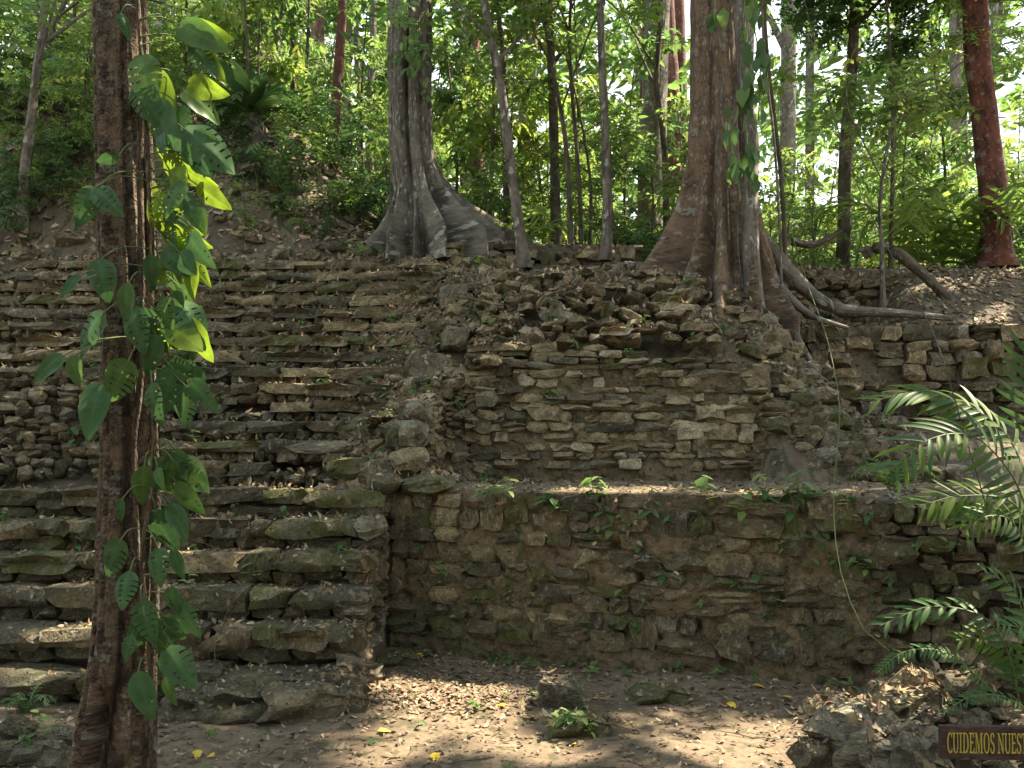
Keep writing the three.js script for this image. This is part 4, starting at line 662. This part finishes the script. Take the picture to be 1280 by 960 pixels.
// ------------------------------------------------------------------ fronds
function leafletGeo(W, droop) { const pos = [], idx = [], n = 6; for (let i = 0; i <= n; i++) { const t = i / n, w = W * Math.pow(Math.sin(Math.PI * (0.08 + 0.9 * t)), 0.7) * (i === n ? 0.05 : 1); for (const s of [-1, 0, 1]) pos.push(s * w / 2, -droop * t * t + Math.abs(s) * w * 0.22, t); } for (let i = 0; i < n; i++) for (let j = 0; j < 2; j++) { const a = i * 3 + j; idx.push(a, a + 1, a + 3, a + 1, a + 4, a + 3); } const g = new THREE.BufferGeometry(); g.setAttribute('position', new THREE.Float32BufferAttribute(pos, 3)); g.setIndex(idx); g.computeVertexNormals(); return g; }
const LEAFLETS = [leafletGeo(0.15, 0.25), leafletGeo(0.13, 0.4), leafletGeo(0.17, 0.15)], PINNAE = [leafletGeo(0.2, 0.2), leafletGeo(0.24, 0.3)];
// a frond along a curve; every leaflet its own mesh when near
function frond(parent, pts, pairs, ll, up, mats, r, single, geos = LEAFLETS, start = 0.12) {
  const n = 40, path = bent(pts, n), F2 = new THREE.Group(); F2.name = 'frond'; parent.add(F2);
  const gs = []; const X = V3(), Z = V3(), N = V3(), M = new THREE.Matrix4();
  const rachis = part('rachis', tube(path, t => lerp(0.006, 0.002, t), 5, 1, 0.2), L_STEMG, F2);
  for (let k = 0; k < pairs; k++) for (const s of [-1, 1]) {
    if (single && r() < 0.07) continue; const t = start + (1 - start) * (k + 0.5 + s * 0.15 + r.g() * 0.2) / pairs, i = Math.min(n - 1, Math.floor(t * n)), p = path[i], T = path[Math.min(n, i + 1)].clone().sub(path[Math.max(0, i - 1)]).normalize();
    X.crossVectors(T, up).normalize().multiplyScalar(s); N.crossVectors(X, T).multiplyScalar(s).normalize(); if (N.dot(up) < 0) N.negate();
    const fwd = lerp(0.35, 1.1, t); Z.copy(X).addScaledVector(T, fwd).addScaledVector(N, r.in(-0.15, 0.3)).addScaledVector(UPV, -0.15 * r()).normalize();
    const L = ll * Math.pow(Math.sin(Math.PI * (0.16 + 0.7 * t)), 0.6) * r.in(0.9, 1.1), yx = V3().crossVectors(N, Z).normalize(), yy = V3().crossVectors(Z, yx); M.makeBasis(yx, yy, Z); const q = new THREE.Quaternion().setFromRotationMatrix(M);
    if (single) { const o = part('leaflet', r.pick(geos), mats[Math.floor(r() * mats.length)], F2); o.position.copy(p); o.quaternion.copy(q); o.scale.setScalar(L); }
    else { const g = r.pick(geos).clone(); g.applyMatrix4(new THREE.Matrix4().compose(p, q, V3(L, L, L))); gs.push(g); }
  }
  if (!single) part('leaflets', mergeGeometries(gs), mats[0], F2).userData.kind = 'stuff';
  return F2;
}
const L_PALM = leafMat(0.07, 0.135, 0.04, 0.32, 0.3), L_PALM2 = leafMat(0.12, 0.2, 0.03, 0.5, 0.2), L_FERN = leafMat(0.07, 0.155, 0.04, 0.4, 0.3);
{ // understorey palm at the right edge
  const base = P(1300, 905, 5.3); base.y = H(base.x, 5.3); const r = RNG(170), T = thing('understorey_palm', 'slender understorey palm with arching feather fronds over the retaining wall', 'palm', base);
  part('stem', tube(bent([V3(0, -0.05, 0), V3(-0.03, 0.7, 0), P(1290, 600, 5.25).sub(base), P(1282, 440, 5.25).sub(base)], 24), t => lerp(0.02, 0.01, t), 8, 1, 0.3), L_STEMG, T);
  const L = (x, y, d) => local(base, P(x, y, d));
  frond(T, [L(1285, 640, 5.25), L(1262, 590, 5.15), L(1215, 545, 5.05), L(1160, 550, 4.95), L(1110, 590, 4.9)], 17, 0.26, V3(-0.25, 0.7, 0.65).normalize(), [L_PALM, L_PALM, L_PALM2], r, true);
  frond(T, [L(1286, 600, 5.3), L(1255, 540, 5.3), L(1205, 505, 5.35), L(1150, 490, 5.4), L(1095, 500, 5.45)], 19, 0.27, V3(0.1, 0.85, 0.5).normalize(), [L_PALM2, L_PALM, L_PALM2], r, true);
  frond(T, [L(1290, 660, 5.3), L(1260, 625, 5.3), L(1200, 620, 5.35), L(1150, 632, 5.35)], 14, 0.22, V3(0, 0.7, 0.7).normalize(), [L_PALM2], r, true);
  frond(T, [L(1285, 560, 5.2), L(1290, 480, 5.1), L(1300, 430, 5.0), L(1330, 400, 5)], 12, 0.22, V3(-0.5, 0.5, 0.7).normalize(), [L_PALM], r, true);
  frond(T, [L(1290, 700, 5.2), L(1262, 650, 5.1), L(1225, 648, 5.0), L(1200, 670, 5)], 12, 0.16, V3(0, 0.7, 0.7).normalize(), [L_PALM2, L_PALM], r, true);
}
{ // fern clump above the rock pile
  const base = P(1235, 880, 5.05); base.y = H(base.x, 5.05); const r = RNG(171), T = thing('fern', 'dark green fern clump with finely toothed fronds behind the wooden sign', 'fern', base);
  const L = (x, y, d) => local(base, P(x, y, d)), O = V3(0, 0, 0);
  frond(T, [L(1262, 890, 5.0), L(1225, 850, 4.95), L(1180, 815, 4.9), L(1130, 815, 4.85), L(1095, 842, 4.8)], 30, 0.07, V3(0, 0.8, 0.6).normalize(), [L_FERN], r, true, PINNAE, 0.2);
  frond(T, [L(1275, 880, 5.0), L(1262, 820, 5.0), L(1230, 772, 5.0), L(1165, 758, 5.05), L(1100, 782, 5.05)], 15, 0.15, V3(0, 0.85, 0.5).normalize(), [L_PALM, L_FERN], r, true, PINNAE);
  frond(T, [L(1285, 880, 5.1), L(1270, 830, 5.05), L(1235, 800, 5), L(1195, 800, 4.95)], 13, 0.13, V3(0, 0.7, 0.7).normalize(), [L_PALM2], r, true, PINNAE);
  frond(T, [L(1290, 890, 4.9), L(1250, 870, 4.85), L(1210, 872, 4.8), L(1180, 892, 4.75)], 22, 0.06, V3(0, 0.8, 0.6).normalize(), [L_FERN], r, true, PINNAE);
  frond(T, [L(1290, 890, 5.0), L(1285, 800, 4.95), L(1265, 735, 4.9), L(1230, 715, 4.9)], 14, 0.14, V3(0.3, 0.6, 0.7).normalize(), [L_PALM2, L_FERN], r, true, PINNAE);
  frond(T, [L(1300, 880, 5.0), L(1300, 830, 4.9), L(1285, 790, 4.8), L(1250, 780, 4.7)], 16, 0.11, V3(0.3, 0.6, 0.7).normalize(), [L_FERN], r, true, PINNAE);
}
function smallFern(px, py, d, n, len, label, mats, seed, grp, geos = PINNAE, ll = 0.16) {
  const base = P(px, py, d), r = RNG(seed), hy = rest(base.x, d).y; base.y = hy - 0.02; const T = thing('fern', label, 'fern', base, 0, grp);
  for (let k = 0; k < n; k++) { const a = k / n * 6.28 + r() * 0.7, e = len * r.in(0.75, 1.15); frond(T, [V3(0, 0, 0), V3(Math.cos(a) * e * 0.3, e * 0.55, Math.sin(a) * e * 0.3), V3(Math.cos(a) * e * 0.7, e * 0.7, Math.sin(a) * e * 0.7), V3(Math.cos(a) * e, e * 0.45, Math.sin(a) * e)], 13, len * ll * 1.4, V3(0, 1, 0), [r.pick(mats)], r, false, geos); }
  return T;
}
smallFern(345, 280, 12.1, 8, 0.75, 'feathery green fern on the hillside by the head of the stairs', [L_FERN, L_PALM], 1);
smallFern(405, 235, 12.9, 8, 0.95, 'wide-spreading fern among sunlit hillside leaves', [L_PALM2, L_FERN], 2);
smallFern(300, 225, 13, 7, 0.7, 'small fern at the foot of the dark rosette plant', [L_FERN], 3);
smallFern(250, 245, 12.6, 7, 0.6, 'fern below the dark rosette plant, half hidden by vine leaves', [L_FERN, L_PALM], 21);
smallFern(60, 255, 12.3, 7, 0.65, 'fern behind the slim leaning grey tree', [L_FERN], 22);
smallFern(375, 205, 13.6, 8, 0.8, 'bright fern beside the thin straight reddish trunk', [L_PALM2, L_FERN], 23);
smallFern(440, 262, 12.3, 7, 0.55, 'fern touching the grey buttress tree roots', [L_FERN, L_PALM2], 24);
smallFern(1215, 335, 13.2, 9, 1.5, 'bright feathery palm seedling beside the red-barked trunk', [L_YEL, L_PALM2, L_LIGHT], 4, undefined, LEAFLETS, 0.22);
smallFern(1160, 330, 13.6, 9, 1.7, 'bright yellow-green palm seedling between dark trunk and red-barked trunk', [L_YEL, L_PALM2], 5, undefined, LEAFLETS, 0.22);
smallFern(640, 300, 12.6, 8, 1.0, 'pale green palm seedling by the slender leaning trunk', [L_PALM2, L_YEL], 6, undefined, LEAFLETS, 0.22);
smallFern(815, 300, 12.4, 7, 0.7, 'low dark fern at the root of the giant buttressed tree', [L_FERN], 7);
smallFern(475, 285, 12.7, 7, 0.9, 'palm seedling arching over the grey buttress roots', [L_PALM], 8, undefined, LEAFLETS, 0.2);
smallFern(35, 822, 5.75, 6, 0.2, 'small drooping fern at the foot of the lower stairway', [L_PALM, L_FERN], 9);
smallFern(900, 415, 9.6, 6, 0.22, 'tiny fern on the debris below the giant tree roots', [L_FERN], 10);
smallFern(1115, 605, 7.5, 6, 0.4, 'low fern on the ledge beyond the palm fronds', [L_FERN, L_PALM2], 12);
{ // dark rosette plant on a stump
  const d = 13, x = XA(308, d), base = V3(x, H(x, d) - 0.05, -d), r = RNG(181), T = thing('rosette_plant', 'large dark rosette of strap leaves growing on a stump on the hillside', 'plant', base);
  const hgt = Math.max(0.4, P(308, 165, d).y - base.y);
  part('stump', tube(bent([V3(0.15, -0.1, 0), V3(0.05, hgt * 0.5, 0), V3(0, hgt, 0)], 12), (t, th, p) => lerp(0.24, 0.13, t) * (1 + 0.5 * fbm(Math.cos(th), p.y * 2, Math.sin(th), 3)), 14, 0.8, 1), B_DARK, T);
  const g = leafletGeo(0.24, 0.45);
  for (let k = 0; k < 30; k++) { const o = part('leaf', g, k % 3 ? L_DARK : L_MID, T); o.position.set(r.g() * 0.08, hgt + 0.02, r.g() * 0.08); o.rotation.set(-r.in(0.35, 1.25), k * 2.4, 0, 'YXZ'); o.scale.setScalar(r.in(0.55, 0.95)); }
}
// ------------------------------------------------------------------ lianas
function liana(label, list, rr, m = L_STEMG) { const p0 = P(...list[0]), T = thing('liana', label, 'liana', p0); part('stem', tube(bent(list.map(p => local(p0, P(...p))), 50), () => rr, 6, 1, 0.3), m, T); return T; }
liana('long green liana hanging in front of the retaining wall and curling toward the rock pile', [[1112, 814, 5.6], [1082, 790, 5.65], [1060, 745, 5.75], [1046, 690, 5.85], [1042, 610, 6], [1050, 520, 6.1], [1038, 440, 6.5], [1008, 350, 8], [984, 260, 9.6], [972, 120, 10.2], [962, -60, 10.4]], 0.0028);
liana('thin brown liana slanting down across the palm fronds', [[1262, 760, 5], [1240, 660, 5.05], [1205, 540, 5.2], [1168, 420, 5.4], [1120, 330, 5.8], [1060, 200, 6.4], [990, -60, 7.2]], 0.004, B_DARK);
liana('grey liana dangling beside the giant buttressed trunk', [[978, 400, 10.2], [975, 300, 10.2], [968, 180, 10.3], [955, 60, 10.4], [950, -120, 10.6]], 0.016, B_GREY);
{ // arched fallen root on the topmost wall
  const T = thing('fallen_branch', 'mossy arched branch lying over the topmost wall', 'branch', P(1130, 340, 11.7));
  part('limb', tube(bent([[1078, 318], [1095, 310], [1120, 316], [1150, 340], [1185, 372], [1205, 392]].map(([x, y], i) => local(T.position, P(x, y, 11.75 - i * 0.07))), 30), (t, th, p) => lerp(0.085, 0.05, t) * (1 + 0.3 * fbm(p.x * 3, p.y * 3, th, 2)), 10, 0.8, 0.5), B_DARK, T);
  const U = thing('fallen_branch', 'broken dead branch pointing up beside the dark trunk', 'branch', P(1010, 305, 12));
  part('limb', tube(bent([[990, 302], [1015, 306], [1035, 298], [1052, 288]].map(([x, y]) => local(U.position, P(x, y, 11.9))), 14), t => lerp(0.06, 0.03, t), 8, 0.8, 0.5), B_DARK, U);
}
// ------------------------------------------------------------------ plaza: block, mounds, rock pile, sign
{
  const r = RNG(190), D = 6.0, b = V3(XA(700, D), H(XA(700, D), D), -D), T = thing('stone_block', 'squared grey stone block lying on the plaza floor before the wall', 'stone', b);
  const o = part('stone', stoneGeo(801, 0.12, 0.12, 4, 3, 3), S_DARK, T); o.scale.set(0.27, 0.17, 0.24); o.position.y = 0.075; o.rotation.y = -0.12; file(o);
  for (const [px, d, w, h, label] of [[720, 5.5, 0.34, 0.16, 'low mossy weed-grown stone just before the squared block'], [820, 6.1, 0.34, 0.14, 'flat mossy hump to the side of the squared block'], [500, 7.0, 0.3, 0.12, 'weedy stone in the corner between stairway and wall']]) { const q = V3(XA(px, d), H(XA(px, d), d), -d), U = thing('mossy_stone', label, 'stone', q), s = part('stone', G_BIG[1], S_MOSS, U); s.scale.set(w, h, w * 0.8); s.position.y = h * 0.12; file(s); }
  const rocks = [[30, 905, 5.1, 0.2, 0.16, S_DARK], [62, 935, 4.85, 0.24, 0.13, S_GREY], [95, 905, 5.15, 0.16, 0.1, S_GREY], [8, 940, 4.8, 0.2, 0.12, S_BROWN], [250, 862, 5.75, 0.34, 0.2, S_DARK], [430, 860, 5.85, 0.3, 0.17, S_BROWN], [445, 828, 6.15, 0.22, 0.16, S_TAN], [462, 800, 6.5, 0.2, 0.16, S_GREY], [300, 868, 5.8, 0.5, 0.2, S_DARK], [380, 868, 5.8, 0.46, 0.24, S_BROWN]];
  const lab = ['dark rounded rock beside the foot of the fluted trunk', 'flat grey rock near the foot of the fluted trunk', 'small grey stone between the trunk and the first step', 'brown rock at the edge of the plaza floor', 'tilted dark slab fallen before the lowest step', 'brown rock at the corner of the lowest step', 'tan rock against the flank of the lower stairway', 'grey stone wedged in the stair corner', 'long dark block sunk before the lowest step', 'large brown block at the end of the lowest step'];
  rocks.forEach(([px, py, d, w, h, m], i) => { const q = V3(XA(px, d), H(XA(px, d), d), -d), U = thing('rock', lab[i], 'rock', q), s = part('stone', G_BIG[i % 4], m, U); s.scale.set(w, h, w * 0.8); s.rotation.set(r.g() * 0.3, r.g(), r.g() * 0.2); s.position.y = h * 0.25; file(s); });
  // rock pile behind the sign
  const PP = thing('rock_pile', 'heap of broken pale rocks and dry leaves around the wooden sign', 'rocks', V3(0, 0, 0));
  strew(PP, r, 95, q => [q.in(1.85, 3.5), q.in(4.35, 5.65)], [0.09, 0.2], [[S_GREY, 3], [S_PALE, 0.7], [S_TAN, 2], [S_BROWN, 2.5], [S_DARK, 1]], G_ROCK, 0.55, -0.12);
  const big = [[1072, 926, 4.75, 0.46, 0.3, S_GREY, 'boulder'], [1125, 895, 5, 0.3, 0.26, S_TAN], [1145, 858, 5.3, 0.22, 0.18, S_TAN], [1020, 945, 4.7, 0.2, 0.18, S_BROWN], [1165, 885, 5.05, 0.2, 0.17, S_BROWN], [1112, 945, 4.5, 0.22, 0.15, S_GREY], [1150, 935, 4.5, 0.24, 0.18, S_GREY], [1115, 870, 5.3, 0.18, 0.16, S_GREY]];
  big.forEach(([px, py, d, w, h, m], i) => { const s = stone(PP, G_BIG[(i + 2) % 4], m, P(px, py, d), 0.1 + r.g() * 0.2, 0.5 + r.g() * 0.5, -0.12 + r.g() * 0.2, w, h, w * 0.8); if (!i) { s.name = 'boulder'; s.userData.label = 'large pale boulder with a mossy side'; s.rotation.set(0.15, 0.35, 0.28); } });
}
{ // painted warning board
  const D = 4.0, a = P(1173, 908, D), w = 0.86, h = 0.142, T = thing('wooden_sign', 'dark red-brown wooden sign board with yellow lettering beside the rock pile', 'sign', V3(a.x, H(a.x + 0.3, D), a.z));
  const wood = barkMat([0.1, 0.05, 0.034], [0.07, 0.036, 0.025], [0.04, 0.022, 0.016], 0.6, 0.006, 9, 0.15);
  const yc = P(1173, 927, D).y - T.position.y;
  const bd = new THREE.BoxGeometry(w, h, 0.03, 12, 2, 1); part('board', bd, wood, T).position.set(w / 2, yc, 0);
  const dark = new THREE.MeshStandardMaterial({ color: new THREE.Color().setRGB(0.05, 0.03, 0.022), roughness: 0.9 });
  for (const x of [0.12, w - 0.12]) part('post', new THREE.BoxGeometry(0.05, yc + h / 2 + 0.25, 0.04), dark, T).position.set(x, (yc + h / 2 + 0.25) / 2 - 0.27, -0.037);
  const font = await new FontLoader().loadAsync('fonts/droid/droid_serif_regular.typeface.json');
  const txt = new TextGeometry('CUIDEMOS NUEST', { font, size: 0.088, depth: 0.003, curveSegments: 4, bevelEnabled: false }); txt.computeBoundingBox(); const bw = txt.boundingBox.max.x; txt.scale(0.352 / bw, 1, 1);
  const yel = new THREE.MeshStandardMaterial({ color: new THREE.Color().setRGB(0.5, 0.4, 0.06), roughness: 0.7 });
  part('lettering', txt, yel, T).position.set(0.022, yc - 0.042, 0.016);
  T.rotation.z = -0.012;
}
// ------------------------------------------------------------------ seedlings and litter
const onLower = face([XS + 0.02, 7.47], [2.6, 6.3], -0.03, 0.055, 0.03, 0.05), onLower2 = face([2.6, 6.3], [4.1, 5.886], -0.03, 0.06, 0, 0.05), onPier = face([-0.42, 8.98], [2.62, 8.86], 1.28, 0.12, 0.07, 0.06);
{
  const r = RNG(210), protos = [];
  for (let k = 0; k < 6; k++) {
    const T = thing('seedling', '', 'seedling', V3(0, 0, 0)); const n = [4, 6, 5, 7, 4, 9][k], tall = [0.07, 0.1, 0.05, 0.12, 0.16, 0.09][k];
    part('stem', tube(bent([V3(0, -0.03, 0), V3(0.01, tall * 0.5, 0.01), V3(0, tall, 0.03)], 4), () => 0.0022, 4, 1, 0.1), L_STEMG, T);
    for (let j = 0; j < n; j++) { const o = part('leaf', LEAF_V[(j + k) % 3], [L_MID, L_FERN, L_DARK, L_LIGHT, L_FERN, L_MID][k], T); o.position.set(r.g() * 0.02, tall * r.in(0.3, 1.05), 0.01 + r.g() * 0.02); o.rotation.set(r.in(-0.5, 0.6), j / n * 6.28 + r(), r.g() * 0.4, 'YXZ'); o.scale.setScalar(r.in(0.055, 0.1)); }
    protos.push(T);
  }
  const used = protos.map(() => false);
  const sow = (pos, s, label, grp, k = Math.floor(r() * 6)) => { const ry = r() * 6.28; if (!used[k]) { used[k] = true; const o = protos[k]; o.position.copy(pos); o.rotation.y = ry; o.scale.setScalar(s); o.userData.label = label; o.userData.group = grp; } else copyOf(protos[k], pos, ry, label, grp, s); };
  const wallSow = (f, n, u0, u1, v0, v1, label, grp, s0 = 0.7, s1 = 1.3) => { for (let i = 0; i < n; i++) { const q = f.at(f.len * r.in(u0, u1), r.in(v0, v1)); sow(q.p.clone().addScaledVector(q.n, 0.012), r.in(s0, s1), label, grp); } };
  const LW = ['small green seedling rooted in the face of the lower retaining wall', 'seedlings on the lower wall'];
  wallSow(onLower, 26, 0.05, 0.6, 0.2, 1.2, ...LW, 0.5, 1.0); wallSow(onLower, 34, 0.45, 1, 0.45, 1.3, ...LW, 0.8, 1.5); wallSow(onLower2, 10, 0, 0.7, 0.3, 1.3, ...LW, 0.8, 1.4); wallSow(onLower, 22, 0.3, 1, 1.15, 1.36, ...LW, 1.0, 1.9);
  for (const px of [605, 615, 625, 632]) sow(P(px, 622, 7.05), 1.3, ...LW, px % 2 ? 0 : 3);
  wallSow(onPier, 16, 0.02, 0.98, 0.2, 1.4, 'small seedling growing in the joints of the coursed pier', 'seedlings on the pier', 0.7, 1.2);
  const put = (n, place, label, grp, s0, s1) => { n = Math.round(n * 0.64); for (let i = 0; i < n; i++) { const [x, d] = place(); sow(V3(x, rest(x, d).y, -d), r.in(s0, s1), label, grp); } };
  put(44, () => { const d = r.in(8.02, 11.2); return [r.in(XA(60, d), XA(500, d)), d]; }, 'small seedling sprouting from the treads of the upper stairway', 'seedlings on the upper stairs', 0.7, 1.4);
  put(24, () => { const d = r.in(5.98, 7.2); return [r.in(XA(-20, d), -1.1), d]; }, 'small seedling sprouting from the treads of the lower stairway', 'seedlings on the lower stairs', 0.7, 1.2);
  put(34, () => { const d = r.in(7.8, 11.3); return [r.in(-1.55, -0.1), d]; }, 'small seedling among the stones of the balustrade wreck', 'seedlings on the balustrade wreck', 0.8, 1.6);
  put(26, () => [r.in(0, 3.6), r.in(9.2, 10.8)], 'small seedling in the leaf litter below the giant tree', 'seedlings below the giant tree', 0.8, 1.6);
  put(30, () => { const x = r.in(-1, 2.6); return [x, lowerFace(x) - 0.08 - 0.3 * r() * r()]; }, 'small weed at the foot of the lower retaining wall', 'weeds at the foot of the wall', 0.6, 1.1);
  put(22, () => [r.in(-2.2, 2.2), r.in(4.7, 6.4)], 'tiny weed on the open plaza floor', 'weeds on the plaza floor', 0.4, 0.8);
  put(14, () => { const a = r() * 6.28; return [XA(720, 5.5) + 0.16 * Math.cos(a), 5.5 + 0.14 * Math.sin(a)]; }, 'weed crowding the low mossy stone before the squared block', 'weeds round the mossy stone', 0.5, 0.9);
  put(70, () => { const d = r.in(11.4, 14); return [r.in(XA(-20, d), XA(480, d)), d]; }, 'leafy seedling in the litter of the hillside above the stairs', 'seedlings on the hillside', 1.2, 2.6);
  put(16, () => { const d = r.in(4.7, 5.9); return [r.in(XA(-10, d), XA(80, d)), d]; }, 'weed among the rocks beside the fluted trunk', 'weeds beside the fluted trunk', 0.6, 1.2);
}
{
  const r = RNG(230), g = leafShape(1, 0.5, 0.5, 0.25), mat = new THREE.MeshStandardMaterial({ color: 0xffffff, roughness: 0.85, side: THREE.DoubleSide });
  const rows = []; const drop = (n, place, s0, s1) => { for (let i = 0; i < n; i++) { const [x, d] = place(); rows.push([x, d, r.in(s0, s1)]); } };
  drop(5200, () => [r.in(-3.2, 3.2), r.in(4.3, 7.4)], 0.018, 0.05); drop(260, () => [r.in(-3.2, 3.2), r.in(4.3, 7.4)], 0.05, 0.085);
  drop(900, () => { const a = r.g() * 0.9, b = r.g() * 0.5; return [-0.5 + a, 6.1 + b]; }, 0.025, 0.065);
  drop(900, () => [r.in(-1.2, 4), r.in(6.6, 8.9)], 0.03, 0.07);
  drop(2200, () => { const d = r.in(8, 11.4); return [r.in(XA(-20, d), XA(560, d)), d]; }, 0.03, 0.08);
  drop(700, () => { const d = r.in(6, 8); return [r.in(XA(-20, d), -1.05), d]; }, 0.03, 0.07);
  drop(2600, () => [r.in(-1.5, 0.2), r.in(7.9, 11.4)], 0.03, 0.08);
  drop(2600, () => [r.in(-0.3, 4.6), r.in(9.2, 11.9)], 0.04, 0.1);
  drop(2600, () => { const d = r.in(10.5, 13); return [r.in(XA(960, d), XA(1330, d)), d]; }, 0.05, 0.11);
  drop(5600, () => { const d = r.in(11.3, 15.5); return [r.in(XA(-20, d), XA(500, d)), d]; }, 0.06, 0.13);
  drop(550, () => [r.in(1.7, 3.5), r.in(4.3, 5.7)], 0.04, 0.09);
  const im = new THREE.InstancedMesh(g, mat, rows.length); im.name = 'leaf_litter'; const m = new THREE.Matrix4(), q = new THREE.Quaternion(), q2 = new THREE.Quaternion();
  const cols = [[0.28, 0.19, 0.11], [0.34, 0.25, 0.15], [0.19, 0.125, 0.07], [0.22, 0.13, 0.075], [0.4, 0.31, 0.2], [0.13, 0.09, 0.055], [0.26, 0.2, 0.09]];
  rows.forEach(([x, d, s], k) => { const t = rest(x, d); q.setFromUnitVectors(UPV, t.n); q2.setFromEuler(new THREE.Euler(r.g() * 0.5, r() * 6.28, r.g() * 0.5 + (r() < 0.4 ? Math.PI : 0), 'YXZ')); q.multiply(q2); m.compose(V3(x, t.y + 0.008 + s * 0.08, -d), q, V3(s, s, s)); im.setMatrixAt(k, m); const c = r.pick(cols), b = r.in(0.6, 1.15); im.setColorAt(k, CS.setRGB(c[0] * b, c[1] * b, c[2] * b)); });
  im.castShadow = im.receiveShadow = true; scene.add(im); tag(im, 'dry brown leaf litter strewn over the plaza, stairs and rubble', 'leaf litter', null, 'stuff');
  { const tg = tube(bent([V3(0, 0, -0.5), V3(0.05, 0.02, -0.1), V3(-0.03, 0.01, 0.2), V3(0.02, 0, 0.5)], 7), t => lerp(0.022, 0.01, t), 5, 1, 0.2), N = 420, tw = new THREE.InstancedMesh(tg, L_TWIG, N); tw.name = 'fallen_twigs';
    for (let k = 0; k < N; k++) { let x, d; const z = r(); if (z < 0.5) { x = r.in(-3.2, 3); d = r.in(4.4, 7); } else if (z < 0.75) { d = r.in(8.2, 11.3); x = r.in(XA(0, d), 0.3); } else { x = r.in(-0.2, 4.6); d = r.in(9.3, 11.6); } const t = rest(x, d), L = r.in(0.08, 0.32); q.setFromUnitVectors(UPV, t.n).multiply(q2.setFromEuler(new THREE.Euler(r.g() * 0.2, r() * 6.28, 0, 'YXZ'))); m.compose(V3(x, t.y + 0.006, -d), q, V3(L * 0.7, L * 0.7, L)); tw.setMatrixAt(k, m); }
    tw.castShadow = tw.receiveShadow = true; scene.add(tw); tag(tw, 'small dead twigs scattered over the ground and stones', 'twigs', null, 'stuff'); }
  const yl = new THREE.MeshStandardMaterial({ color: new THREE.Color().setRGB(0.6, 0.42, 0.03), roughness: 0.7, side: THREE.DoubleSide });
  for (const [px, py] of [[475, 908], [522, 815], [545, 935], [655, 890], [718, 922], [935, 856], [985, 873], [1030, 895], [275, 940], [255, 935], [905, 875], [635, 880]]) { const d = EYE * F / (py - 540), x = XA(px, d), t = rest(x, d), T = thing('yellow_leaf', 'fallen bright yellow leaf lying on the plaza floor', 'leaf', V3(x, t.y + 0.018, -d), r() * 6.28, 'fallen yellow leaves'); const o = part('leaf', LEAF_V[1], yl, T); o.scale.setScalar(r.in(0.07, 0.1)); o.rotation.set(r.g() * 0.3, 0, r.g() * 0.4); }
}
renderer.render(scene, camera);
